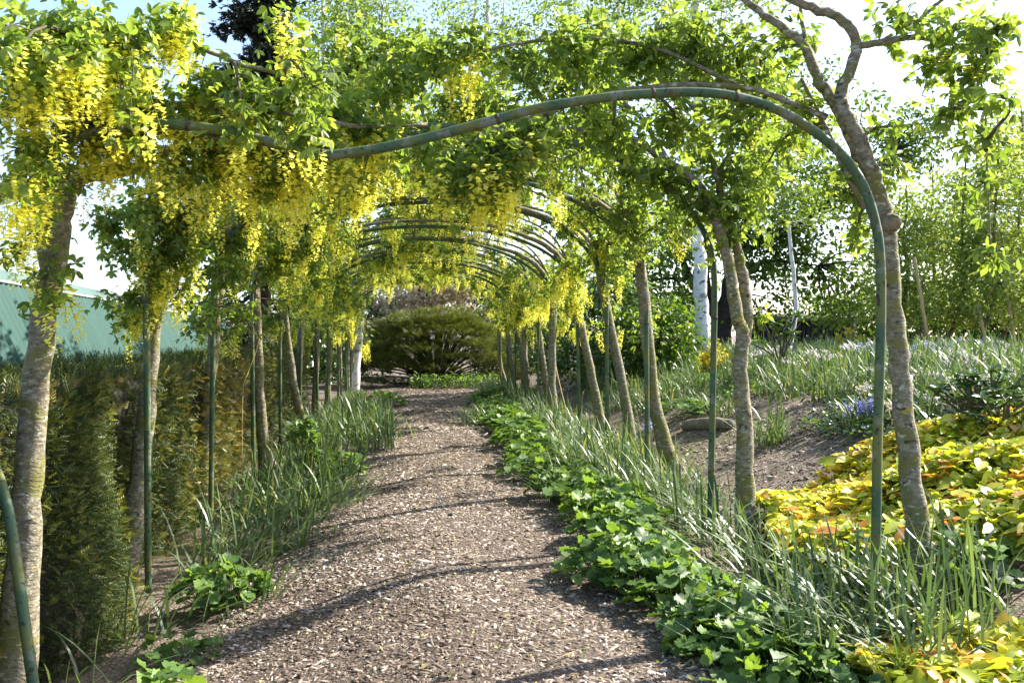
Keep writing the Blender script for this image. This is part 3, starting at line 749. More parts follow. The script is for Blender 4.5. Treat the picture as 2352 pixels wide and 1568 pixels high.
def needle_spray(n=5):
    parts = [tpl([[-.012, 0, 0], [.012, 0, 0], [.008, 1, 0], [-.008, 1, 0]], [[0, 1, 2, 3]], (), [0, 0, .5, .5])]
    for k in range(n):
        y = .15 + .8 * k / (n - 1); L = .42 * (1 - .45 * y); tp = max(0, (y - .6) * 1.6)
        for sgn in (-1, 1):
            parts.append(tpl([[0, y - .04, .0], [sgn * L * .55, y + .12, .05], [sgn * L, y + .34, .0], [sgn * L * .35, y + .16, .0]], [[0, 1, 2, 3]], (), [tp * .6, tp, tp, tp * .8]))
    return joint(*parts)
SPRAY = needle_spray(4)
mb = MB()
def hedge_face(n, y0, y1, size):
    y = y0 + (y1 - y0) * rng.random(n); w = rng.random(n)
    z0 = ground_z(np.full(n, HX1), y)
    bul = .035 * np.sin(y * 1.3 + 2) + .035 * np.sin(y * 3.7 + w * 3) * np.sin(w * 7 + y) - .08 * sstep(5.6, 5.2, y) - .06 * np.exp(-((y - 7.35) / .35) ** 2)
    x = HX1 + bul - .09 + .10 * rng.random(n) - .05 * w + .30 * (1 - w) * sstep(5.2, 5.7, y) * sstep(7.1, 6.4, y)
    p = np.stack([x, y, z0 + (HZ - z0) * w], -1)
    d = np.stack([.75 + 0 * y, .9 * rng.normal(size=n), .25 + .6 * rng.normal(size=n)], -1)
    nn = np.stack([.4 * np.ones(n), .5 * rng.normal(size=n), np.ones(n)], -1)
    mb.scatter(SPRAY, p - hb, frames(d, nn), size * (.65 + .7 * rng.random(n)), rng.random(n))
def hedge_top(n, y0, y1, size):
    y = y0 + (y1 - y0) * rng.random(n); x = HX0 + (HX1 - HX0 + .1) * rng.random(n)
    z = HZ - .06 + .06 * rng.random(n) + .03 * np.sin(y * 2.2)
    d = np.stack([.5 * rng.normal(size=n), .5 * rng.normal(size=n), np.ones(n)], -1)
    mb.scatter(SPRAY, np.stack([x, y, z], -1) - hb, frames(d, ru(n)), size * (.6 + .8 * rng.random(n)), rng.random(n))
hedge_face(14500, 3.9, 7.2, .055); hedge_face(7500, 7.2, 11, .066); hedge_face(3800, 11, 18.5, .09)
hedge_top(1800, 3, 8, .07); hedge_top(2200, 8, 18.5, .08)
o = mb.build('sprays', M['hedge'], hedge); o['kind'] = 'stuff'
mb = MB()
n = 5200; y = 3.9 + 10 * rng.random(n) ** 1.3; w = rng.random(n); cl_ = np.sin(y * 7.1 + w * 11) + np.sin(y * 3.3 - w * 8) + rng.normal(size=n) * .5 > .3
y, w = y[cl_], w[cl_]; n = len(y); z0 = ground_z(np.full(n, HX1), y)
x = HX1 + .06 + .035 * np.sin(y * 1.3 + 2) - .08 * sstep(5.6, 5.2, y) - .06 * np.exp(-((y - 7.35) / .35) ** 2) + .30 * (1 - w) * sstep(5.2, 5.7, y) * sstep(7.1, 6.4, y) - .05 * w - .03 * rng.random(n)
mt = MB(); mt.scatter(SPRAY, np.stack([x, y, z0 + (HZ - z0) * w], -1) - hb, frames(np.stack([.8 + 0 * y, .7 * rng.normal(size=n), .5 + .4 * rng.normal(size=n)], -1), ru(n) + [.3, 0, .8]), .042 * (.6 + .8 * rng.random(n)), .5 + .5 * rng.random(n))
o = mt.build('young_shoots', M['hedge_tip'], hedge); o['kind'] = 'stuff'
n = 1000; y = 3.4 + 15 * rng.random(n); z = HZ - .03 - .3 * rng.random(n) ** 2.5
x = HX1 + .03 - .9 * rng.random(n) ** 3
d = np.stack([.5 + .4 * rng.normal(size=n), .6 * rng.normal(size=n), .9 * np.ones(n)], -1)
mb.scatter(SPRAY, np.stack([x, y, z], -1) - hb, frames(d, ru(n)), .06 * (.6 + .8 * rng.random(n)))
n = 900; y = 10.2 + 1.6 * rng.normal(size=n) * .6; w = rng.random(n)
mb.scatter(SPRAY, np.stack([HX1 + .02 + .08 * rng.random(n), y, w * HZ], -1) - hb, frames(np.stack([.7 + 0 * y, .7 * rng.normal(size=n), .6 * rng.normal(size=n)], -1), ru(n)), .06 * (.6 + .8 * rng.random(n)))
o = mb.build('new_growth', M['hedge_gold'], hedge); o['kind'] = 'stuff'

# ------------------------------------------------------------------ green shed behind the hedge
sa = math.atan(258 / FPX); sdir = np.array([-math.sin(sa), math.cos(sa), 0]); snor = np.array([math.cos(sa), math.sin(sa), 0])
S0 = P(20, 625, 10.5); RZ = S0[2]; S0 = S0 * [1, 1, 0] - sdir * 2.0
SL = 30.0; WB = -.15
shed = thing('green_shed', 'low green shed of leaning ribbed metal sheets behind the hedge', 'shed', S0)
Rs = np.stack([snor, sdir, [0, 0, 1.]], -1)
def SP(u, v, z): return snor * u + sdir * v + np.array([0, 0, z])
run = .45
prof = []
x = 0.0
while x < 1.001:                        # box ribs, 1 m sheet
    prof += [(x, 0), (x + .05, 0), (x + .07, .042), (x + .12, .042), (x + .14, 0)]
    x += .166
prof = [p for p in prof if p[0] <= 1.0] + [(1.0, 0)]
mb = MB(); V = []
ztop, zb = RZ - .14, WB
nout = nrm(np.array([1, 0, run]))
for (v, h) in prof:
    for z in (zb, ztop):
        u = (RZ - z) * run
        V.append(np.array([u, v, z]) + nout * h)
k = np.arange(len(prof) - 1) * 2
mb.add(np.array(V), np.stack([k, k + 2, k + 3, k + 1], -1))
sheet_me = mb.mesh('wall_sheet', M['sheet'])
for k in range(int(SL)):
    o = link('wall_sheet', sheet_me, shed)
    o.rotation_euler = (0, 0, sa); o.location = SP(0, k * 1.0, 0) + np.array([0, 0, 0.0]) + snor * (.004 * (k % 2))
mb = MB()   # body behind the sheets
bu = (RZ - WB) * run - .03
mb.add(np.array([SP(bu, .02, WB), SP(-.03, .02, RZ - .03), SP(-3.0, .02, RZ - .03), SP(-3.0, .02, WB), SP(bu, SL - .02, WB), SP(-.03, SL - .02, RZ - .03), SP(-3.0, SL - .02, RZ - .03), SP(-3.0, SL - .02, WB)]),
       [[0, 1, 2, 3], [7, 6, 5, 4], [0, 4, 5, 1], [1, 5, 6, 2], [2, 6, 7, 3]])
mb.build('frame_wall', M['sheet'], shed)
mb = MB(); box(mb, SP(.075, SL / 2, RZ - .155), (.02, SL / 2 + .1, .018), Rs); mb.build('gap_shade_strip', M['gapshade'], shed)  # solid dark strip painted as the shaded gap under the white trim
mb = MB(); box(mb, SP(.10, SL / 2, RZ - .125), (.02, SL / 2 + .1, .012), Rs); mb.build('eaves_trim', M['whitetrim'], shed)
for k in range(10):
    mb = MB()
    V = [SP(.11, k * 3 + .0, RZ - .11), SP(.11, k * 3 + 2.99, RZ - .11), SP(.02, k * 3 + 2.99, RZ + .005), SP(.02, k * 3, RZ + .005), SP(-1.2, k * 3 + 2.99, RZ + .12), SP(-1.2, k * 3, RZ + .12)]
    W = [v - np.array([0, 0, .02]) for v in V]
    mb.add(np.array(V + W), [[0, 1, 2, 3], [3, 2, 4, 5], [7, 6, 9, 8], [8, 9, 11, 10], [0, 3, 9, 6], [3, 5, 11, 9], [1, 7, 8, 2], [2, 8, 10, 4], [0, 6, 7, 1], [5, 4, 10, 11]])
    o = mb.build('roof_flashing', M['fascia'], shed); o.location = (0, 0, .003 * (k % 2))

# ------------------------------------------------------------------ background trees and shrubs
def canopy_tree(name, label, cat, base, trunk_pts, r0, r1, ellipsoids, leaves, tp, size, leafmat, barkmat, limbs=(), clump=.35, nclump=60, group=None, flat=1.0, trunkname='trunk', limbr=.05):
    t = thing(name, label, cat, base, group)
    base = np.asarray(base, float)
    tb = MB(); tb.smooth = True
    sp = smooth_path(np.array(trunk_pts) - base, 5); sp[1:-1] += rng.normal(size=(len(sp) - 2, 3)) * r0 * .08
    tube(tb, sp, np.linspace(r0, r1, 6), 10, knob=.08)
    src = sp[len(sp) // 4:]
    for (pts, a, b2) in limbs:
        q = smooth_path(np.array(pts) - base, 4); tube(tb, q, [a, b2], 7); src = np.vstack([src, q])
    lf = MB(); br = MB(); br.smooth = True
    vol = np.array([e[1][0] * e[1][1] * e[1][2] for e in ellipsoids]) ** .75; vol = vol / vol.sum()
    for (c, rad), v in zip(ellipsoids, vol):
        nc = max(3, int(nclump * v)); c = np.asarray(c, float); rad = np.asarray(rad, float)
        cc = ru(nc) * (rng.random(nc) ** .4)[:, None] * rad + c - base
        for q in cc:
            a = src[np.argmin(np.linalg.norm(src - q, axis=1) + .4 * np.abs(src[:, 2] - q[2]) * (src[:, 2] > q[2]))]
            twig(br, a, q, limbr * .5, limbr * .12, .08, 4)
        n = int(leaves * v)
        k = rng.integers(0, nc, n)
        p = cc[k] + rng.normal(size=(n, 3)) * clump * [1, 1, .6 * flat]
        d = ru(n) + nrm(p - (c - base)) * .4 + [0, 0, -.2]
        nn = ru(n) * .8 + [0, 0, 1.0]
        lf.scatter(tp, p, frames(d, nn), size * (.6 + .8 * rng.random(n)), np.clip(.5 + .28 * rng.normal(size=n), 0, 1))
    tb.build(trunkname, barkmat, t)
    o = br.build('branches', barkmat, t); o['kind'] = 'stuff'
    o = lf.build('crown', leafmat, t); o['kind'] = 'stuff'
    return t

def gp(px, Y):
    x = (px - 970) * Y / FPX
    return np.array([x, Y, float(ground_z(x, Y)) - .05])

# big silver birch on the bank
b = gp(1625, 20); b[2] = P(1620, 800, 20)[2] - .1
canopy_tree('birch_tree', 'stout white-barked birch standing on the bank beside the laurels', 'tree', b,
            [b, P(1612, 700, 20), P(1605, 560, 20), P(1600, 420, 20), P(1604, 250, 20), P(1600, 100, 20), P(1598, -200, 20)], .16, .07,
            [(P(1600, 60, 20.5), (2.4, 2, 1.5)), (P(1580, -100, 20), (2.6, 2, 1.6)), (P(1480, 170, 20.5), (1.4, 1.4, 1.0)), (P(1720, 260, 21), (1.4, 1.4, 1.0))], 7500, QUADLEAF, .10, M['birch_leaf'], M['birchbark'], clump=.35, nclump=60, limbr=.035,
            limbs=[([P(1604, 250, 20), P(1570, 120, 20), P(1545, 20, 20), P(1520, -100, 20)], .05, .02), ([P(1602, 300, 20), P(1640, 150, 20), P(1660, 20, 20)], .045, .02)])
# thin birch
b = gp(1835, 22); b[2] = P(1830, 800, 22)[2]
canopy_tree('birch_tree', 'slender young white birch in front of the dark fence', 'tree', b,
            [b, P(1828, 700, 22), P(1815, 560, 22), P(1808, 450, 22), P(1800, 350, 22), P(1795, 250, 22)], .06, .015,
            [(P(1800, 400, 22), (.9, .9, 1.2)), (P(1820, 480, 22), (.8, .8, .8))], 2200, QUADLEAF, .10, M['birch_leaf'], M['birchbark'], clump=.25, nclump=26, limbr=.02)
# dark-limbed spreading tree
b = gp(1665, 25); b[2] = P(1660, 800, 25)[2] - .1
canopy_tree('maple_tree', 'spreading tree with black leaning limbs in front of the dark fence', 'tree', b,
            [b, P(1668, 700, 25), P(1690, 600, 25), P(1720, 500, 25), P(1750, 380, 25), P(1790, 250, 25)], .26, .07,
            [(P(1560, 560, 25), (1.5, 1.5, 1.2)), (P(1640, 480, 25.5), (1.6, 1.6, 1.2)), (P(1780, 560, 25), (1.6, 1.6, 1.0)), (P(1880, 600, 25), (1.5, 1.5, .9)), (P(1900, 700, 25), (1.0, 1.4, .5)),
             (P(1800, 430, 25), (2, 2, 1.3)), (P(1960, 640, 25), (.9, 1.2, .5)), (P(2050, 330, 25.5), (1.5, 1.5, .9)), (P(2120, 300, 25.5), (.8, .9, .6)), (P(1980, 440, 25.5), (1.2, 1.2, .8)), (P(1800, 250, 25), (2.0, 2, 1.2)), (P(1750, 680, 24.6), (1.1, 1, .7)), (P(1500, 640, 25), (1.2, 1.2, .9))],
            17000, SIMPLE, .135, M['maple'], M['darkbark'], clump=.34, nclump=190, limbr=.07,
            limbs=[([P(1662, 770, 25), P(1640, 720, 25), P(1590, 650, 25), P(1560, 580, 25), P(1530, 500, 25)], .16, .06), ([P(1665, 740, 25), P(1625, 660, 25), P(1620, 560, 25), P(1600, 460, 25)], .12, .05),
                   ([P(1700, 580, 25), P(1800, 540, 25), P(1900, 470, 25), P(2050, 350, 25)], .09, .03), ([P(1690, 620, 25), P(1780, 600, 25), P(1880, 610, 25)], .07, .02), ([P(1580, 640, 25), P(1520, 640, 25), P(1470, 650, 25)], .05, .02)])
# young pale trees on the right with tan stakes
for k, (px, Y, h, top) in enumerate(((2080, 19, 1.0, 470), (2140, 21, 1.0, 430), (2215, 19.5, 1.1, 380), (2290, 18.5, 1.0, 330), (2345, 20, 1.0, 300), (2420, 19, 1.0, 380))):
    b = gp(px, Y)
    canopy_tree('young_tree', ('slim young tree with small pale green leaves, %s along the bank from the maple' % ORD[k]), 'tree', b,
                [b, P(px + 4, 650, Y), P(px - 6, 540, Y), P(px + 3, top + 20, Y), P(px, top - 60, Y)], .045, .012,
                [(P(px, 690, Y), (.75, .75, .6)), (P(px, 580, Y), (.75, .75, .8)), (P(px + 5, top + 60, Y), (.6, .6, .9))], 5200, QUADLEAF, .085, M['pale_leaf'], M['twig'], clump=.2, nclump=60, group='young trees on the bank', limbr=.022)
for k, (x0, y0, x1, y1) in enumerate(((2100, 590, 2140, 800), (2245, 700, 2276, 800), (2305, 640, 2340, 800))):
    mb = MB(); a, c = P(x0, y0, 18.2), P(x1, y1, 18.0); c[2] = ground_z(c[0], c[1]) - .1
    tube(mb, [a, (a + c) / 2, c], .032, 8)
    tag(mb.build('tree_stake', M['stake']), ['tan wooden stake leaning against the first pale young tree', 'short tan stake leaning beside the middle pale young trees', 'tan leaning stake beside the outermost pale young trees'][k], 'stake', 'stakes of the young trees')
# bare twiggy tree top right
b = gp(2400, 27)
canopy_tree('bare_tree', 'twiggy brown tree just coming into leaf at the far right', 'tree', b, [b, P(2400, 600, 27), P(2380, 400, 27), P(2360, 250, 27)], .14, .03,
            [(P(2330, 400, 27), (1.6, 1.4, 1.6)), (P(2280, 500, 27), (1.2, 1.2, 1.4)), (P(2360, 330, 27), (1.2, 1.2, 1.3)), (P(2200, 560, 27), (1.5, 1.2, 1.3))], 6000, QUADLEAF, .12, M['birch_leaf'], M['conebark'], clump=.3, nclump=120, limbr=.045)
# laurels and other dark evergreen shrubs to the right of the tunnel
for k, (px, Y, top, w, lab, lm) in enumerate(((1335, 21.5, 640, 1.05, 'dense glossy laurel bush behind the far bank-side laburnums', 'laurel'), (1420, 19.5, 620, .95, 'tall glossy laurel bush between the laburnums and the birch', 'laurel'),
                                         (1520, 18.5, 690, .95, 'lighter green shrub with bare grey stems beside the white birch', 'maple'), (1250, 25.5, 600, 1.1, 'dark evergreen shrub behind the last bank-side arches', 'laurel'),
                                         (1130, 32, 640, .9, 'dark evergreen standing to the right of the pink blossom', 'conifer'))):
    b = gp(px, Y); hgt = P(px, top, Y)[2] - b[2]
    es = [(b + [0, 0, hgt * f], (w * q, w * q, hgt * .22)) for f, q in ((.22, 1.0), (.48, 1.05), (.74, .85), (.92, .5))]
    canopy_tree('laurel_shrub' if lm == 'laurel' else 'leafy_shrub' if lm == 'maple' else 'evergreen_shrub', lab, 'shrub', b, [b, b + [.05, 0, hgt * .5], b + [0, .1, hgt * .9]], .05, .015, es, 3300, SIMPLE, .10, M[lm], M['twig'], clump=.17, nclump=110, limbr=.025, trunkname='stem')
# juniper bush at the end of the path
b = gp(1000, 30.3)
jt = thing('juniper_bush', 'wide dark spreading juniper with layered sprays at the end of the path', 'shrub', b)
tb = MB(); tb.smooth = True; lf = MB()
fan = joint(*[moved(tpl([[-.035, 0, 0], [.035, 0, 0], [.02, 1, 0], [-.02, 1, 0]], [[0, 1, 2, 3]], (), [0, 0, 1, 1]), rotz(a) @ rx(c), (0, y, 0), s) for a, c, y, s in
              ((0, .1, 0, 1), (.5, -.1, .2, .6), (-.5, .2, .25, .6), (.45, .1, .45, .5), (-.5, -.1, .5, .5), (.9, .2, .1, .45), (-.9, 0, .12, .45))])
for k in range(135):
    a = rng.random() * 6.283 if k > 45 else math.pi * (1 + rng.random()); e = rng.random() ** .85; h = .15 + 1.85 * e
    rr = 2.55 * math.sqrt(max(.05, 1 - (e * .93) ** 2)) * (.78 + .27 * rng.random())
    q = np.array([math.cos(a) * rr * 1.05 + .15, math.sin(a) * rr * .75, h + .12 * rng.normal()])
    tube(tb, smooth_path([[.1 * math.cos(a), .1 * math.sin(a), .1], q * [.5, .5, .75], q], 3), [.03, .008], 4, cap=False)
    n = 210; pr_ = .45 + .25 * rng.random()
    ang = rng.random(n) * 6.283; rad_ = pr_ * np.sqrt(rng.random(n))
    p = q[None] + np.stack([np.cos(ang) * rad_, np.sin(ang) * rad_ * .8, .10 * (1 - (rad_ / pr_) ** 2) + .045 * rng.normal(size=n)], -1)
    d = np.stack([math.cos(a) * .8 + np.cos(ang) * .7 + .4 * rng.normal(size=n), math.sin(a) * .8 + np.sin(ang) * .7 + .4 * rng.normal(size=n), .35 + .25 * rng.normal(size=n)], -1)
    lf.scatter(fan, p, frames(d, np.tile([0, 0, 1.], (n, 1)) + .4 * rng.normal(size=(n, 3))), .16 * (.6 + .8 * rng.random(n)))
tb.build('branches', M['darkbark'], jt)
o = lf.build('crown', M['juniper'], jt); o['kind'] = 'stuff'
# pink-white blossom tree behind it
b = gp(985, 37)
canopy_tree('blossom_tree', 'pale pink blossoming tree behind the dark juniper', 'tree', b, [b, P(975, 760, 37), P(960, 700, 37), P(970, 620, 37)], .12, .04,
            [(P(930, 710, 37), (1.3, 1, .8)), (P(1030, 690, 37), (1.4, 1, .9)), (P(970, 650, 37), (1.6, 1.2, .9)), (P(880, 740, 37), (.9, .8, .9)), (P(1060, 640, 37), (1.3, 1, .8)), (P(1000, 590, 37), (1.8, 1.2, .9))], 15000, QUADLEAF, .14, M['blossom'], M['twig'], clump=.26, nclump=130, limbr=.03)
# white birch trunk at the left end of the path
b = gp(815, 27.3)
canopy_tree('birch_tree', 'leaning white birch trunk between the hedge-side laburnums and the juniper', 'tree', b, [b, P(818, 830, 27.3), P(826, 740, 27.3), P(836, 640, 27.3), P(850, 450, 27.3), P(870, 200, 27.3), P(880, 20, 27.3)], .15, .05,
            [(P(860, 120, 27.3), (1.6, 1.5, 1.2)), (P(900, 20, 27.3), (1.8, 1.5, 1.2)), (P(800, 40, 27.5), (1.4, 1.3, 1))], 5000, QUADLEAF, .10, M['birch_leaf'], M['birchbark'], clump=.35, nclump=50, limbr=.03)
for k, (px, Y, lab) in enumerate(((740, 36, 'tall distant birch with pale stems beside the dark conifer'), (1120, 34, 'distant birch with hanging twigs above the middle of the tunnel'), (1420, 33, 'distant birch with fine grey foliage behind the forked laburnum'), (1320, 38, 'farthest birch with fine foliage high behind the arches'))):
    b = gp(px, Y)
    canopy_tree('birch_tree', lab, 'tree', b, [b, P(px - 5, 600, Y), P(px + 8, 300, Y), P(px, 50, Y), P(px + 5, -200, Y)], .14, .04,
                [(P(px, 60, Y), (2.6, 2, 1.6)), (P(px + 20, -80, Y), (2.6, 2, 1.6)), (P(px - 40, 180, Y), (1.6, 1.5, 1.2)), (P(px + 60, 160, Y), (1.6, 1.5, 1.1))], 6500, QUADLEAF, .11, M['birch_leaf'], M['birchbark'], clump=.32, nclump=110, limbr=.025,
                limbs=[([P(px + 6, 350, Y), P(px + 30, 150, Y), P(px + 40, -50, Y)], .06, .02), ([P(px + 5, 330, Y), P(px - 25, 140, Y), P(px - 30, -60, Y)], .06, .02)])
# dark conifer on the left
b = gp(605, 31)
ct = thing('conifer_tree', 'tall dark conifer with a brown mossy trunk behind the shed end', 'tree', b)
tb = MB(); tb.smooth = True; tube(tb, smooth_path([np.zeros(3), [.1, 0, 3], [-.1, 0, 8], [0, 0, 15]], 5), [.30, .25, .12, .04], 12, knob=.06)
tb.build('trunk', M['conebark'], ct)
br = MB(); lf = MB()
needle = joint(*[moved(NARROW, rotz(a) @ rx(c), (0, y, 0), s) for a, c, y, s in ((0, 0, 0, .9), (.6, .2, .1, .8), (-.6, -.1, .15, .8), (.7, -.2, .4, .7), (-.7, .2, .45, .7), (0, .3, .5, .6))])
for k in range(120):
    h = 1.0 + 13 * rng.random() ** .9; a = rng.random() * 6.283
    L = (3.6 * (1 - h / 17) if h > 2.4 else 1.9) * (.65 + .45 * rng.random()); q = np.array([math.cos(a) * L, math.sin(a) * L, h - .12 * L + .3 * rng.normal()])
    pts = smooth_path([[0, 0, h], q * [.5, .5, 1] + [0, 0, .15], q], 4); tube(br, pts, [.05, .012], 4, cap=False)
    n = 95; f = .2 + .8 * rng.random(n); p = np.array([np.interp(f, np.linspace(0, 1, len(pts)), pts[:, m]) for m in range(3)]).T + rng.normal(size=(n, 3)) * [.26, .26, .12]
    lf.scatter(needle, p, frames(np.stack([math.cos(a) + .7 * rng.normal(size=n), math.sin(a) + .7 * rng.normal(size=n), -.2 + .3 * rng.normal(size=n)], -1), np.tile([0, 0, 1.], (n, 1)) + .5 * rng.normal(size=(n, 3))), .22 * (.6 + .8 * rng.random(n)))
br.build('branches', M['darkbark'], ct)
o = lf.build('crown', M['conifer'], ct); o['kind'] = 'stuff'
# dark thicket closing the view low down
for k, (px, Y, w, h, lab) in enumerate(((680, 33, 2.2, 2.6, 'dark evergreen thicket behind the litter bin'), (790, 36, 2.0, 3.0, 'dark thicket behind the leaning white birch trunk'), (1210, 36, 2.2, 3.0, 'dark thicket beyond the last bank-side arch'),
                                   (1480, 32, 2.6, 2.6, 'green thicket behind the laurels'), (1950, 34, 2.5, 2.0, 'green thicket behind the dark fence'), (2150, 32, 2.6, 2.2, 'green thicket behind the pale young trees'), (2380, 30, 2.6, 2.4, 'green thicket behind the outermost young trees'))):
    b = gp(px, Y)
    canopy_tree('thicket_shrub', lab, 'shrub', b, [b, b + [0, 0, h * .4], b + [.1, 0, h * .8]], .07, .03, [(b + [0, 0, h * .35], (w, w * .6, h * .4)), (b + [.2, 0, h * .7], (w * .8, w * .5, h * .35))], 3600, SIMPLE, .17, M['laurel'] if k < 3 else M['maple'], M['darkbark'], clump=.28, nclump=70, trunkname='stem')

# dark woven fence / hut on the bank
f0, f1 = P(1690, 800, 28), P(1965, 800, 28)
fo = (f0 + f1) / 2; fo[2] = ground_z(fo[0], fo[1])
fence = thing('dark_fence', 'dark board fence with a low thatch cap behind the daffodil bank', 'fence', fo)
fd = nrm((f1 - f0) * [1, 1, 0]); Rf = np.stack([fd, np.cross([0, 0, 1.], fd), [0, 0, 1.]], -1); FL = np.linalg.norm((f1 - f0)[:2]); ftop = P(1800, 735, 28)[2] - fo[2]
nb = 26
mb = MB(); box(mb, (0, 0, 0), (FL / nb / 2 - .004, .012, (ftop + .3) / 2)); bme = mb.mesh('board', M['fence'])
for k in range(nb):
    o = link('board', bme, fence); place(o, fd * ((k + .5) / nb - .5) * FL + np.array([0, 0, (ftop - .3) / 2 + .01 * rng.normal()]) + Rf[:, 1] * .006 * (k % 2), Rf)
for z in (.2, .7): 
    mb = MB(); box(mb, np.array([0, 0, ftop * z]) + Rf[:, 1] * .03, (FL / 2, .02, .03), Rf); mb.build('rail', M['fence'], fence)
mb = MB(); mb.smooth = False
pr = [(-.25, -.02), (0, .16), (.25, -.02), (.2, -.06), (0, .08), (-.2, -.06)]
V = [Rf @ np.array([s * (FL / 2 + .1), a, ftop + z + .02]) for s in (-1, 1) for a, z in pr]
mb.add(np.array(V), [[k, (k + 1) % 6, 6 + (k + 1) % 6, 6 + k] for k in range(6)] + [[0, 5, 4, 1], [1, 4, 3, 2], [6, 7, 10, 11], [7, 8, 9, 10]]); mb.build('thatch_cap', M['thatch'], fence)

# golden upright shrubs
for k, (px, Y, top, hw, lab) in enumerate(((1652, 16.5, 770, .28, 'golden yellow upright shrub at the foot of the white birch'), (1975, 19, 748, .42, 'golden yellow upright shrub on the bank beside the dark fence'))):
    b = gp(px, Y); h = P(px, top, Y)[2] - b[2]
    t = thing('golden_shrub', lab, 'shrub', b); tb = MB(); lf = MB()
    for m in range(16):
        a = rng.random() * 6.28; r_ = hw * rng.random() ** .6; hh = h * (.6 + .4 * rng.random()) * (1 - .35 * r_ / hw)
        q = np.array([math.cos(a) * r_, math.sin(a) * r_, hh]); tube(tb, [np.zeros(3), q * [.8, .8, .5], q], [.012, .004], 4, cap=False)
        n = 70; f = .25 + .75 * rng.random(n); p = np.array([0, 0, 0]) + np.stack([np.interp(f, [0, .5, 1], [0, q[0] * .8, q[0]]), np.interp(f, [0, .5, 1], [0, q[1] * .8, q[1]]), f * hh], -1) + rng.normal(size=(n, 3)) * .035
        lf.scatter(SIMPLE, p, frames(ru(n) + [0, 0, .6], ru(n)), .05 * (.6 + .8 * rng.random(n)))
    tb.build('stems', M['twig'], t); o = lf.build('crown', M['golden'], t); o['kind'] = 'stuff'

# rhododendron saplings on the bank
def rhodo(b, h, w, n, lab, mat='laurel', group=None, size=.13):
    t = thing('rhododendron', lab, 'shrub', b, group); tb = MB(); tb.smooth = True; lf = MB()
    for m in range(n):
        a = rng.random() * 6.28; q = np.array([math.cos(a) * w * (.3 + .7 * rng.random()), math.sin(a) * w * (.3 + .7 * rng.random()), h * (.45 + .55 * rng.random())])
        tube(tb, smooth_path([np.zeros(3), q * [.3, .3, .5] + rng.normal(size=3) * .03, q], 4), [.018, .007], 5, cap=False)
        kk = 11; ang = np.arange(kk) / kk * 6.28 + rng.random()
        d = np.stack([np.cos(ang), np.sin(ang), .15 + .3 * rng.normal(size=kk)], -1)
        lf.scatter(leaflet(.17, .04, .15), np.repeat(q[None], kk, 0), frames(d, np.tile([0, 0, 1.], (kk, 1)) + .2 * rng.normal(size=(kk, 3))), size * (.7 + .5 * rng.random(kk)))
    tb.build('stems', M['twig'], t); lf.build('foliage', M[mat], t)
g_ = G(1795, 860); rhodo(g_, .95, .55, 14, 'sparse rhododendron sapling with bare grey stems on the bank')
g_ = G(2260, 1000); rhodo(g_, .55, .42, 34, 'low dark rhododendron with yellowish shoots on the bank', size=.10)
g_ = G(2310, 1030); rhodo(g_, .42, .35, 26, 'small dark green rhododendron beside the yellow barrenwort', size=.09)

# ------------------------------------------------------------------ daffodil leaves
def blade(a0, a1, tw=0.0, n=6):
    y = z = 0.0; V = []
    for k in range(n):
        t = k / (n - 1); a = a0 + (a1 - a0) * t ** 1.6
        w = .5 * (1 - .15 * t) * (1 if k < n - 1 else .25)
        c, s = math.cos(tw * t), math.sin(tw * t)
        V += [[-w * c, y, z - w * s * .0], [w * c, y, z + w * s * .0]]
        y += math.sin(a) / (n - 1); z += math.cos(a) / (n - 1)
    return tpl(V, [[2 * k, 2 * k + 1, 2 * k + 3, 2 * k + 2] for k in range(n - 1)])
BLADES = [blade(*a) for a in ((.05, .25), (.2, .8), (.25, 1.2), (.35, 1.75), (.4, 2.1), (.6, 1.7), (.1, .5), (.75, 1.45), (1.0, 1.5), (.3, 2.3), (.85, 1.25), (1.15, 1.6))]
BLADE_MESHES = []
for tp in BLADES:
    for w in (.2, .55, .85):
        mb = MB(); mb.add(tp[0], tp[1], None, np.stack([np.full(len(tp[0]), w), tp[3]], -1)); BLADE_MESHES.append(mb.mesh('leaf', M['daffodil']))

def blade_set(n, lean=None, spread=.09):
    """positions, headings, lengths, widths for n blades"""
    a = rng.random(n) * 6.283
    if lean is not None: a = np.where(rng.random(n) < .5, lean + .7 * rng.normal(size=n), a)
    off = np.stack([rng.normal(size=n) * spread, rng.normal(size=n) * spread, np.full(n, -.02)], -1)
    R = np.stack([np.stack([np.sin(a), -np.cos(a), 0 * a], -1), np.stack([np.cos(a), np.sin(a), 0 * a], -1), np.tile([0, 0, 1.], (n, 1))], -1)
    L = .30 + .26 * rng.random(n); W = .011 + .007 * rng.random(n)
    return off, R, L, W

def daff_mesh(n, lean=None, spread=.09, scale=1.0):
    mb = MB(); off, R, L, W = blade_set(n, lean, spread); k = rng.integers(0, len(BLADES), n)
    for j, tp in enumerate(BLADES):
        m = k == j
        if m.any(): mb.scatter(tp, off[m], R[m], np.stack([W[m] * scale, L[m] * scale, L[m] * scale], -1))
    return mb.mesh('daffodil_clump', M['daffodil'])

def daff_clump(b, n, label, group, lean=None, spread=.09, scale=1.0):
    t = thing('daffodil_clump', label, 'daffodil', b, group)
    off, R, L, W = blade_set(n, lean, spread)
    for k in range(n):
        o = link('leaf', BLADE_MESHES[rng.integers(len(BLADE_MESHES))], t)
        place(o, off[k], R[k], (W[k] * scale, L[k] * scale, L[k] * scale))
    return t

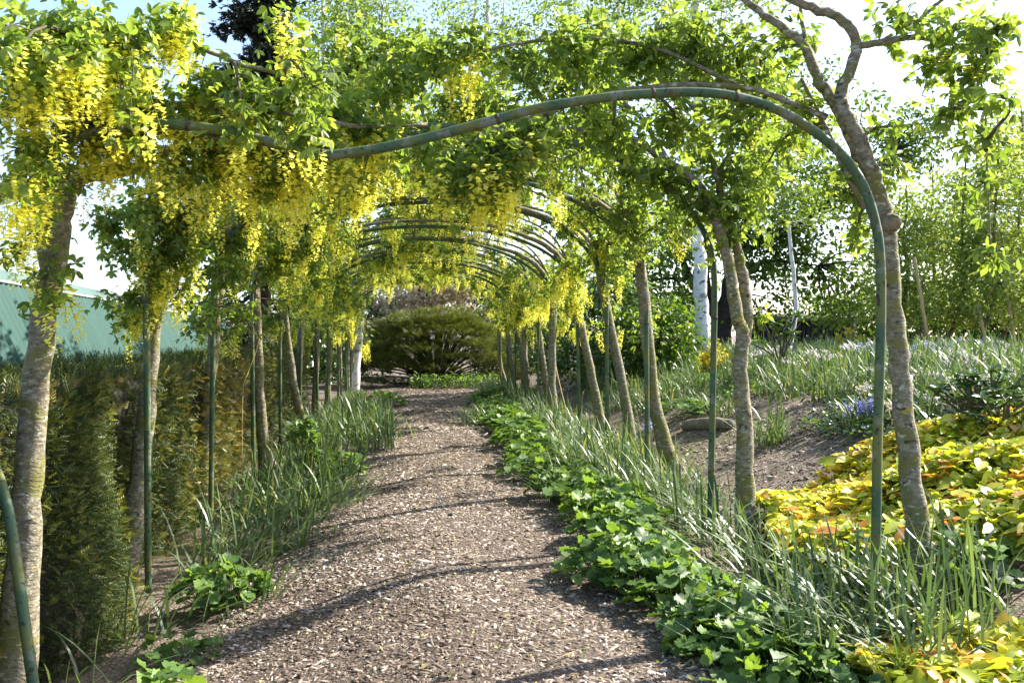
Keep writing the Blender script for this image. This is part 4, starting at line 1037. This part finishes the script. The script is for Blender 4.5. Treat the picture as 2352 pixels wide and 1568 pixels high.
DM = [daff_mesh(62, spread=.13) for _ in range(4)]
DML = [daff_mesh(70, lean=2.7, spread=.14) for _ in range(4)]
GR, GL, GB = 'daffodil leaves between the path edging and bank-side posts', 'daffodil leaves along the hedge side of the path', 'daffodil leaves covering the bank'
def nth(y): return ORD[NA - 1 - int(np.argmin([abs(a - y) for a in AY]))]
LR = lambda y: 'flopping daffodil leaves by the bank-side post that is %s from the juniper bush' % nth(y)
LLb = lambda y: 'flopping daffodil leaves by the hedge-side post that is %s from the juniper bush' % nth(y)
def LB(x, y):
    if y < 9.5: return 'grassy daffodil clump on the bank above the cranesbills'
    if x < 4.6 and y < 14: return 'grassy daffodil clump at the edge of the bare mulch'
    if x < 5.2: return 'grassy daffodil clump on the bank in front of the laurels and white birch'
    if x / y < .42: return 'grassy daffodil clump on the bank in front of the dark fence'
    return 'grassy daffodil clump on the bank in front of the pale young trees'
# right row, close ones with leaves of their own
for (px, Y, n, sc_) in ((2000, 4.35, 46, 1.15), (2110, 4.5, 46, 1.2), (1960, 4.75, 46, 1.1), (2230, 4.3, 40, 1.1), (2080, 4.9, 36, 1.15), (1700, 6.3, 46, 1.1), (1640, 6.9, 46, 1.1), (1600, 7.4, 46, 1.1), (1560, 7.9, 44, 1.1), (1680, 7.3, 36, 1.0), (2190, 4.75, 40, 1.1), (1880, 4.2, 34, 1.0), (2290, 4.5, 36, 1.1), (2060, 4.1, 44, 1.1), (2300, 4.9, 40, 1.15), (2180, 4.05, 36, 1.0), (1830, 5.0, 36, 1.0), (1770, 5.7, 40, 1.05), (1840, 5.5, 30, 1.0), (1900, 5.2, 36, 1.05)):
    b = gp(px, Y); b[2] += .05
    daff_clump(b, n, LR(Y), GR, lean=2.6, spread=.12, scale=sc_)
y = 8.2
while y < 26:
    for q in range(3 if y < 13 else 2):
        x = 1.62 + .62 * rng.random(); o = link('daffodil_clump', DML[rng.integers(4)]); yy = y + .3 * rng.random(); tag(o, LR(yy), 'daffodil', GR); o.location = (x, yy, ground_z(x, yy)); o.rotation_euler = (0, 0, rng.normal() * .5); o.scale = [1.0 + .25 * rng.random()] * 3
    y += .42 if y < 11 else .85
# one fan lying on the path edge
daff_clump(gp(1275, 8.6) + [0, 0, .03], 34, 'daffodil leaves flopped flat onto the path from the right edge', None, lean=3.1, spread=.06, scale=1.0)
o = link('daffodil_clump', DML[1]); tag(o, 'pale arching daffodil leaves bulging over the right edge of the far path', 'daffodil'); b = gp(1100, 16.5); o.location = b; o.scale = (1.25, 1.25, 1.25)
# left row
for (px, Y, n, sc_) in ((330, 6.0, 16, 1.15), (400, 6.2, 14, 1.1), (600, 6.4, 18, 1.0), (240, 5.2, 10, 1.0), (180, 4.6, 12, .9), (470, 7.2, 34, 1.1), (560, 7.3, 40, 1.0), (640, 7.6, 44, 1.0), (690, 7.7, 30, 1.1), (520, 8.0, 40, 1.1), (600, 8.3, 46, 1.1), (700, 8.5, 44, 1.0)):
    daff_clump(gp(px, Y) + [0, 0, .04], n, LLb(Y), GL, lean=.3, spread=.10, scale=sc_)
for (px, Y) in ((600, 9.0), (650, 9.3), (700, 9.2), (740, 9.4), (600, 9.9), (660, 10.2), (720, 10.4), (690, 11.2), (760, 10.3), (740, 11.5), (650, 10.8)):
    o = link('daffodil_clump', DML[rng.integers(4)]); tag(o, LLb(Y), 'daffodil', GL); o.location = gp(px, Y) + [0, 0, .04]; o.rotation_euler = (0, 0, -2.4 + rng.normal() * .6); o.scale = [1.0 + .2 * rng.random()] * 3
for (px, Y, s_) in ((850, 13.2, 1.35), (810, 13.8, 1.4), (870, 14.2, 1.35), (780, 14.2, 1.35), (840, 15.2, 1.4), (760, 15.5, 1.3), (800, 16.5, 1.3), (860, 15.8, 1.4), (750, 17.5, 1.2), (820, 18.5, 1.2), (700, 14.5, 1.2), (720, 13.2, 1.2)):
    o = link('daffodil_clump', DM[rng.integers(4)]); tag(o, 'dark upright tuft of grassy leaves on the hedge side of the far path', 'daffodil', 'dark grassy tufts by the far path'); o.location = gp(px, Y) + [0, 0, .03]
    o.rotation_euler = (0, 0, rng.random() * 6.28); o.scale = [s_ * (.9 + .2 * rng.random())] * 3
# bank
daff_clump(G(1772, 1020), 90, 'rounded daffodil clump alone on the bare mulch of the bank', None, spread=.10, scale=1.05)
pts = []
for _ in range(4000):
    x = 2.9 + 6.6 * rng.random(); y = 5.5 + 16 * rng.random()
    pxx = 970 + x * FPX / y
    if pxx > 2480 or pxx < 1340: continue
    bare = (y < 11.6 - .15 * (x - 4)) and (x < 4.15 + .12 * (y - 7)) and y > 6.2   # mulch left open
    bare = bare or (y < 13.6 and x < 3.6)
    if y < 7.4 and x < 4.6: continue
    if bare: continue
    if any((x - a) ** 2 + (y - c) ** 2 < (.05 + .006 * y) for a, c in pts): continue
    pts.append((x, y))
    if len(pts) >= 165: break
for (x, y) in pts:
    o = link('daffodil_clump', DM[rng.integers(4)]); tag(o, LB(x, y), 'daffodil', GB); o.location = (x, y, ground_z(x, y)); o.rotation_euler = (0, 0, rng.random() * 6.28); o.scale = [(1.0 + .3 * rng.random()) * (1 if y < 12 else .8)] * 3

# ------------------------------------------------------------------ round-leaved mallow edging
def lobed(nl=19, lob=.10, cup=.22):
    a = np.linspace(.35, 2 * math.pi - .35, nl) - math.pi / 2
    r = .5 * (1 + lob * np.cos(np.arange(nl) * math.pi) * .5 + .08 * np.sin(a * 3))
    V = [[0, .02, 0]] + [[r[k] * math.cos(a[k]), .45 + r[k] * math.sin(a[k]), cup * (r[k] ** 2) + (.055 * math.cos(k * math.pi) + .05 * math.sin(2.3 * a[k] + 1))] for k in range(nl)]
    V[0] = [0, .38, -.02]
    return tpl(V, [], [[0, k + 1, k + 2] for k in range(nl - 1)] + [[0, nl, 1]])
MALLOW = lobed()
MALLOW_MESHES = leaf_variants('leaf', MALLOW, M['mallow'])
def mallow_layout(n, rad, h):
    a = rng.random(n) * 6.283; r_ = rad * rng.random(n) ** .55
    z = h * (1 - .55 * (r_ / rad) ** 2) * (.45 + .55 * rng.random(n) ** .6)
    p = np.stack([r_ * np.cos(a), r_ * np.sin(a), z], -1)
    d = np.stack([np.cos(a) + .7 * rng.normal(size=n), np.sin(a) + .7 * rng.normal(size=n), -.15 + .35 * rng.normal(size=n)], -1)
    nn = np.stack([.5 * np.cos(a) + .35 * rng.normal(size=n), .5 * np.sin(a) + .35 * rng.normal(size=n), np.ones(n)], -1)
    return p, frames(d, nn)
def mallow_stalks(p):
    mb = MB()
    for q in p: tube(mb, [q * [.35, .35, 0], q * [.8, .8, .5], q], [.0025, .0018], 3, cap=False)
    return mb
def mallow_mesh(n, rad, h, size):
    mb = MB(); p, R = mallow_layout(n, rad, h); mb.scatter(MALLOW, p, R, size * (.6 + .7 * rng.random(n)))
    for q in p[::3]: tube(mb, [q * [.35, .35, 0], q * [.8, .8, .5], q], [.0025, .0018], 3, cap=False)
    return mb.mesh('mallow_plant', M['mallow'])
def mallow(b, n, rad, h, size, label, group=None):
    t = thing('mallow_plant', label, 'mallow', b, group); p, R = mallow_layout(n, rad, h)
    mallow_stalks(p).build('stalks', M['mallow'], t)
    for k in range(n):
        o = link('leaf', MALLOW_MESHES[rng.integers(6)], t); place(o, p[k], R[k], size * (.6 + .7 * rng.random()))
    return t
GM = 'mallow plants edging the right of the path'; LM = lambda y: 'round-leaved mallow edging the path by the bank-side post %s from the juniper bush' % nth(y)
for (px, Y, n, rad, h, s_) in ((1430, 5.9, 150, .34, .34, .095), (1510, 5.6, 120, .30, .30, .09), (1600, 5.2, 130, .34, .28, .09), (1700, 4.75, 130, .36, .26, .085), (1800, 4.5, 120, .34, .22, .08), (1690, 4.45, 90, .26, .22, .085), (1830, 4.05, 110, .32, .22, .08), (1930, 4.1, 100, .32, .2, .075),
                               (1420, 6.8, 110, .30, .28, .09), (1500, 6.3, 90, .26, .26, .09), (1380, 7.5, 100, .28, .26, .09), (1460, 7.3, 80, .26, .24, .085)):
    mallow(gp(px, Y) + [0, 0, .04], n, rad, h, s_, LM(Y), GM)
MMs = [mallow_mesh(95, .32, .30, .085) for _ in range(4)]
y = 8.0
while y < 22:
    for q in range(2):
        x = 1.18 + .34 * rng.random() + .1 * q; o = link('mallow_plant', MMs[rng.integers(4)]); yy = y + .2 * rng.random(); tag(o, LM(yy), 'mallow', GM)
        o.location = (x, yy, ground_z(x, yy)); o.rotation_euler = (0, 0, rng.random() * 6.28); o.scale = [.65 + .6 * rng.random()] * 3
    y += .36 + .3 * rng.random()
mallow(gp(2290, 4.95) + [0, 0, .06], 26, .26, .3, .12, 'broad-leaved mallow between the first bank-side laburnum and the barrenwort')
mallow(gp(520, 6.5) + [0, 0, .04], 120, .30, .30, .085, 'bright green leafy mallow beside the second hedge-side post')
mallow(gp(350, 4.75) + [0, 0, .04], 12, .20, .24, .13, 'small mallow seedling with big leaves in the open wood chips')
mallow(gp(430, 5.5) + [0, 0, .04], 40, .22, .14, .07, 'low pale mallow at the edge of the chips near the hedge')
mallow(gp(760, 11.2) + [0, 0, .04], 130, .42, .34, .10, 'light green mallow mound on the hedge side halfway along the path')
mallow(gp(700, 11.8) + [0, 0, .3], 60, .16, .5, .09, 'upright leafy sprout beside the fifth hedge-side post')
for (px, Y) in ((900, 21), (880, 22.5), (840, 19.5)):
    o = link('mallow_plant', MMs[rng.integers(4)]); tag(o, 'small bright green mallow at the far hedge side of the path', 'mallow', 'far mallows on the hedge side'); o.location = gp(px, Y) + [0, 0, .03]
# hellebores in front of the juniper
for (px, w) in ((965, .25), (1010, .42), (1050, .42), (1090, .45), (1125, .4)):
    b = gp(px, 27.6); t = thing('hellebore', 'leafy green hellebore at the foot of the dark juniper', 'hellebore', b, 'hellebores in front of the juniper')
    lf = MB(); n = 170; a = rng.random(n) * 6.28; r_ = w * rng.random(n) ** .6; p = np.stack([r_ * np.cos(a), r_ * np.sin(a), .1 + .42 * rng.random(n) * (1 - .4 * r_ / w)], -1)
    lf.scatter(leaflet(.15), p, frames(np.stack([np.cos(a), np.sin(a), .4 * rng.normal(size=n)], -1) + .5 * ru(n), ru(n) + [0, 0, 1.2]), .13 * (.6 + .7 * rng.random(n)))
    lf.build('foliage', M['mallow'], t); sb = MB()
    for q in p[:30]: tube(sb, [q * [.2, .2, 0], q], [.006, .003], 3, cap=False)
    sb.build('stems', M['mallow'], t)

# ------------------------------------------------------------------ yellow barrenwort ground cover
HEART = tpl([[0, 0, -.02], [-.16, -.10, .03], [-.34, .12, .07], [-.30, .5, .05], [0, 1, -.1], [.30, .5, .05], [.34, .12, .07], [.16, -.10, .03], [0, .45, 0]],
            [[0, 8, 2, 1], [8, 4, 3, 2], [0, 7, 6, 8], [8, 6, 5, 4]])
HEART_MESHES = leaf_variants('leaf', HEART, M['epimedium'], 10)
def epimedium(label, inside, box_, n, single, hgt):
    b = np.array([(box_[0] + box_[1]) / 2, (box_[2] + box_[3]) / 2, 0.0]); b[2] = float(ground_z(b[0], b[1]))
    t = thing('barrenwort_patch', label, 'ground cover', b)
    x = box_[0] + (box_[1] - box_[0]) * rng.random(n * 3); y = box_[2] + (box_[3] - box_[2]) * rng.random(n * 3)
    m = inside(x, y); x, y = x[m][:n], y[m][:n]; n = len(x)
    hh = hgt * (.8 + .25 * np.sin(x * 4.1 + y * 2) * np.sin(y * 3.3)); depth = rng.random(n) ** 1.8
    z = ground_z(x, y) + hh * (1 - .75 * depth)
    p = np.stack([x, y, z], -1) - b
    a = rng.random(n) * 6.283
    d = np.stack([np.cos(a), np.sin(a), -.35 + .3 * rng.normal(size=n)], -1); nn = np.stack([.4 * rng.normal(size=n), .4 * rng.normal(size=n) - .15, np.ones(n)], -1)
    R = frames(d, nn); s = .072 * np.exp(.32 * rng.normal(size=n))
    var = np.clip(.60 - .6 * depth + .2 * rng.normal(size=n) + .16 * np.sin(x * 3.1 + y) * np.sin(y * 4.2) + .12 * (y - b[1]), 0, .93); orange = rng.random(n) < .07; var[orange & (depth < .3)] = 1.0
    order = np.argsort(y - z * 2); top = order[:single]; rest = order[single:]
    top = rng.choice(n, single, replace=False); mask = np.ones(n, bool); mask[top] = False
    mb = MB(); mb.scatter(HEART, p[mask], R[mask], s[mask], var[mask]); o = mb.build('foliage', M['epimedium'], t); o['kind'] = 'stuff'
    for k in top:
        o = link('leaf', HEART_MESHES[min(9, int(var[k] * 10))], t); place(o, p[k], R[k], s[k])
    mb = MB()
    for k in range(0, n, 3): tube(mb, [p[k] * [1, 1, 0] + [0, 0, float(ground_z(x[k], y[k])) - b[2]], p[k]], [.0018, .0014], 3, cap=False)
    o = mb.build('stalks', M['twig'], t); o['kind'] = 'stuff'
def in1(x, y):
    px = 970 + x * FPX / y
    return (x > 2.25 + .12 * np.sin(y * 4)) & (y > 5.15 + .12 * np.sin(x * 5) - .55 * np.clip(x - 2.55, 0, .8)) & (y < 7.25 + .25 * np.sin(x * 2.3) + .1 * (x - 3)) & (px < 2480)
epimedium('broad glowing yellow barrenwort patch with orange leaf edges behind the first bank-side laburnum', in1, (2.1, 4.9, 4.5, 7.9), 6200, 280, .30)
def in2(x, y):
    return ((x - 2.25) / .5) ** 2 + ((y - 3.95) / .42) ** 2 < 1 + .3 * np.sin(x * 9)
epimedium('small yellow barrenwort patch with orange leaves in front of the first bank-side laburnum', in2, (1.7, 2.9, 3.4, 4.5), 900, 150, .24)

# ------------------------------------------------------------------ small flowers and plants
def flower_mesh(name, n, h, w, fm, petal=.012, spike=True):
    """stalks with bells or heads; the leaves are a child"""
    fl = MB(); st = MB()
    for k in range(n):
        q = np.array([rng.normal() * w, rng.normal() * w, h * (.75 + .4 * rng.random())])
        tube(st, [q * [.6, .6, 0], q * [1, 1, .9], q], [.003, .002], 3, cap=False)
        m = 12 if spike else 7
        t = rng.random(m); p = q[None] - np.stack([0 * t, 0 * t, t * (.11 if spike else .015)], -1) + rng.normal(size=(m, 3)) * .012
        fl.scatter(TUFT, p, frames(ru(m) + [0, 0, -.4], ru(m)), petal * (.8 + .5 * rng.random(m)))
    lv = MB(); m = 16; off, R, L, W = blade_set(m, None, w)
    lv.scatter(BLADES[2], off, R, np.stack([W, L * .7, L * .7], -1))
    return fl.mesh(name, fm), st.mesh('stalks', M['grass']), lv.mesh('leaves', M['daffodil'])
BB = [flower_mesh('flowers', 7, .30, .07, M['bluebell'], .016) for _ in range(3)]
WF = [flower_mesh('flowers', 14, .20, .10, M['whiteflower'], .012, False) for _ in range(3)]
def flower_plant(name, meshes, b, label, cat, group, s=1.0):
    t = thing(name, label, cat, b, group); t.rotation_euler = (0, 0, rng.random() * 6.28); t.scale = (s, s, s)
    o = link('flowers', meshes[0], t); o['kind'] = 'stuff'; link('stalks', meshes[1], t); link('leaves', meshes[2], t)
for k in range(3): flower_plant('bluebell', BB[k], G(1960 + 18 * k, 985 + 6 * (k % 2)), 'cluster of bluebells at the edge of the bare mulch behind the first bank-side post', 'bluebell', 'bluebells beside the mulch', 1.0)
flower_plant('bluebell', BB[1], G(1488, 1015), 'single bluebell beside the fourth bank-side laburnum trunk', 'bluebell', None, .9)
for k in range(18):
    x = 6.3 + 2.6 * rng.random(); y = 13 + 5.5 * rng.random()
    flower_plant('bluebell', BB[k % 3], (x, y, float(ground_z(x, y)) + .05), 'bluebells high on the bank in front of the pale young trees', 'bluebell', 'bluebells on top of the bank', 1.0)
for k in range(34):
    x = 3.9 + 1.7 * rng.random(); y = 7.6 + 2.0 * rng.random()
    if x < 4.0 + .1 * (y - 7.6): continue
    flower_plant('cranesbill', WF[k % 3], (x, y, float(ground_z(x, y))), 'low pinkish white cranesbill behind the yellow barrenwort', 'flower', 'cranesbills behind the barrenwort', 1.1)
# leafy ground cover under the cranesbills and on the mulch edge
mb = MB(); n = 2600; x = 3.75 + 2.2 * rng.random(n); y = 7.5 + 2.4 * rng.random(n); z = ground_z(x, y) + .02 + .16 * rng.random(n)
mb.scatter(MALLOW, np.stack([x, y, z], -1), frames(ru(n) * [1, 1, .4], ru(n) * .5 + [0, 0, 1.0]), .045 * (.6 + .8 * rng.random(n)))
o = mb.build('cranesbill_leaves', M['laurel']); o['kind'] = 'stuff'; tag(o, 'dark leafy carpet among the pinkish cranesbills on the bank', 'ground cover')
mb = MB(); n = 8000; x = 4.0 + 5.5 * rng.random(n); y = 7.4 + 13 * rng.random(n); ok = (x > 4.3 + .1 * (y - 8)) | (y > 12.5); x, y = x[ok], y[ok]; n = len(x)
mb.scatter(TUFT, np.stack([x, y, ground_z(x, y) + .02 + .10 * rng.random(n)], -1), frames(ru(n) * [1, 1, .4], ru(n) * .5 + [0, 0, 1.0]), .055 * (.6 + .8 * rng.random(n)))
o = mb.build('bank_herbs', M['mallow']); o['kind'] = 'stuff'; tag(o, 'low mixed green herbs filling the bank between the daffodil clumps', 'ground cover')
for k in range(30):
    x = 4.6 + 4 * rng.random(); y = 9 + 7 * rng.random()
    flower_plant('white_flower', WF[k % 3], (x, y, float(ground_z(x, y)) + .08), 'small white flowers dotted among the daffodil leaves up the bank', 'flower', 'white flowers on the bank', 1.1)
# low green mound on the bank and sprouts of grass
o = link('mallow_plant', MMs[0]); tag(o, 'low bright green mound on the bank behind the third bank-side laburnum', 'mallow'); o.location = G(1585, 958); o.scale = (1.5, 1.2, .9)
mb = MB(); n = 900
y = np.concatenate([3.6 + 9 * rng.random(500), 6 + 8 * rng.random(400)]); x = np.concatenate([path_l(y[:500]) + .25 * rng.random(500) ** 2 - .15 + (rng.random(500) < .25) * 2.2 * rng.random(500), 2.4 + 2.2 * rng.random(400)])
a = rng.random(n) * 6.28; R = np.stack([np.stack([np.sin(a), -np.cos(a), 0 * a], -1), np.stack([np.cos(a), np.sin(a), 0 * a], -1), np.tile([0, 0, 1.], (n, 1))], -1)
L = .03 + .07 * rng.random(n) ** 2
mb.scatter(BLADES[1], np.stack([x, y, ground_z(x, y)], -1), R, np.stack([np.full(n, .004), L, L], -1))
o = mb.build('grass_sprouts', M['grass']); o['kind'] = 'stuff'; tag(o, 'thin green grass sprouts scattered through the wood chips', 'grass')
# far grass beyond the bank and behind the hedge
mb = MB(); n = 9000; x = np.concatenate([5 + 9 * rng.random(5000), -1.9 + .5 * rng.random(2000), 1.4 + 1.2 * rng.random(2000)]); y = np.concatenate([14 + 14 * rng.random(5000), 10 + 16 * rng.random(2000), 9 + 17 * rng.random(2000)])
a = rng.random(n) * 6.28; R = np.stack([np.stack([np.sin(a), -np.cos(a), 0 * a], -1), np.stack([np.cos(a), np.sin(a), 0 * a], -1), np.tile([0, 0, 1.], (n, 1))], -1)
L = .12 + .2 * rng.random(n)
mb.scatter(BLADES[2], np.stack([x, y, ground_z(x, y) - .01], -1), R, np.stack([np.full(n, .010), L, L], -1))
o = mb.build('grass', M['grass']); o['kind'] = 'stuff'; tag(o, 'rough green grass between the clumps beyond the arches', 'grass')

# ------------------------------------------------------------------ small things
# coil of wire on the third hedge-side tree
c = P(556, 772, 9.05)
mb = MB()
for k in range(9):
    a = np.linspace(0, 2 * math.pi, 26); r1, r2 = .10 + .035 * rng.random(), .13 + .04 * rng.random(); ph = rng.random() * 6
    ctr = c + np.array([.03 * rng.normal(), .02 * rng.normal(), .03 * rng.normal()]); tl = rng.normal() * .5
    pts = ctr + np.stack([r1 * np.cos(a) * math.cos(tl) - r2 * np.sin(a) * math.sin(tl), .04 * np.sin(a + ph), r1 * np.cos(a) * math.sin(tl) + r2 * np.sin(a) * math.cos(tl)], -1)
    tube(mb, pts, .0022, 4, cap=False)
tube(mb, [c + [-.12, .02, .08], c + [-.14, .2, .12], P(520, 740, 9.3)], .0022, 4)
tag(mb.build('wire_coil', M['wire']), 'loose coil of rusty wire hung on the third hedge-side arch post', 'wire')
mb = MB(); q = arch_points(3)[-3]
tube(mb, smooth_path([P(597, 660, 11.28), P(594, 780, 11.2), P(572, 850, 11.0), P(558, 900, 10.8), P(556, 1060, 10.7)], 5), .0045, 5)
tag(mb.build('hanging_cord', M['stake']), 'thin tan cord hanging from the fourth hedge-side arch post', 'cord')
mb = MB(); tube(mb, smooth_path([P(1254, 740, 18.0), P(1268, 800, 17.2), P(1285, 880, 16.6), P(1305, 960, 16.0)], 4), .008, 5)
tag(mb.build('leaning_cane', M['stake']), 'thin pale cane leaning between two far bank-side posts', 'cane')
# litter bin
b = gp(617, 20.5)
bt = thing('litter_bin', 'dark grey litter bin with a rounded hood behind the hedge', 'bin', b)
H = P(617, 777, 20.5)[2] - b[2]; bw = .16
mb = MB(); box(mb, (0, 0, (H - .30) / 2), (bw, .16, (H - .30) / 2)); mb.build('body', M['binbody'], bt)
mb = MB(); mb.smooth = True
a = np.linspace(0, math.pi / 2, 7); prof = [(-.16, 0)] + [(-.16, .05)] + [(.16 - .2 * math.sin(t_), .29 - .10 * (1 - math.cos(t_))) for t_ in a[:0]] 
V = []
for sx in (-bw, bw):
    V += [[sx, .16, 0], [sx, .16, .29], [sx, -.05, .30], [sx, -.13, .27], [sx, -.17, .20], [sx, -.17, .19], [sx, .05, .19], [sx, .05, .05], [sx, -.15, .03], [sx, -.16, 0]]
V = np.array(V) + [0, 0, H - .30]; k = 10
mb.smooth = False
mb.add(V, [[j, (j + 1) % k, k + (j + 1) % k, k + j] for j in range(k)] + [[0, 9, 8, 7], [0, 7, 6, 1], [1, 6, 5, 2], [2, 5, 4, 3]] + [[17, 18, 19, 10], [11, 16, 17, 10], [12, 15, 16, 11], [13, 14, 15, 12]])
mb.build('hood', M['binbody'], bt)
mb = MB()
for j in range(5): box(mb, (-.10 + .05 * j, -.165, (H - .3) * .55), (.008, .008, (H - .3) * .4))
mb.build('ribs', M['binbody'], bt)
# white plant label on a stake
b = G(1528, 1150); t = thing('plant_label', 'small white plant label on a stake among the daffodil leaves', 'label', b)
d = P(1535, 1112, b[1])
mb = MB(); tube(mb, [np.array([0, 0, -.05]), d - b - [0, 0, .03]], [.004, .003], 5); mb.build('stake', M['clamp'], t)
mb = MB(); box(mb, d - b, (.048, .0015, .032), rotz(.3) @ rx(-.6) @ ry(.35)); mb.build('plate', M['label'], t)
# log edging and a stone on the bank
for (px0, px1, py, lab) in ((1575, 1680, 985, 'short flat log edging the mulch on the bank'), (1425, 1475, 925, 'small half-buried log behind the fourth bank-side laburnum')):
    a, c = G(px0, py), G(px1, py); b = (a + c) / 2
    mb = MB(); mb.smooth = True; tube(mb, smooth_path([a - b + [0, 0, .04], [0, 0, .06], c - b + [0, 0, .05]], 4), [.07, .085, .065], 9, knob=.2)
    o = mb.build('log', M['log']); o.location = b; tag(o, lab, 'log')
# fallen twigs on the path
for k in range(9):
    y = 4.2 + 5 * rng.random(); u = .15 + .7 * rng.random(); x = float(path_l(y) * (1 - u) + path_r(y) * u); a = rng.random() * 6.28; L = .06 + .1 * rng.random()
    p0 = np.array([x, y, float(ground_z(x, y)) + .02]); dd = np.array([math.cos(a), math.sin(a), 0])
    mb = MB(); tube(mb, [-dd * L, dd * .2 * L + [0, 0, .006], dd * L], [.005, .003], 5)
    o = mb.build('fallen_twig', M['cutwood']); o.location = p0; tag(o, 'pale broken twig lying on the wood chip path', 'twig', 'twigs on the path')
print('TRIS', sum(len(p.vertices) - 2 for m in bpy.data.meshes for p in m.polygons) if False else sum(len(m.loops) - 2 * len(m.polygons) for m in bpy.data.meshes), 'objects', len(bpy.data.objects))
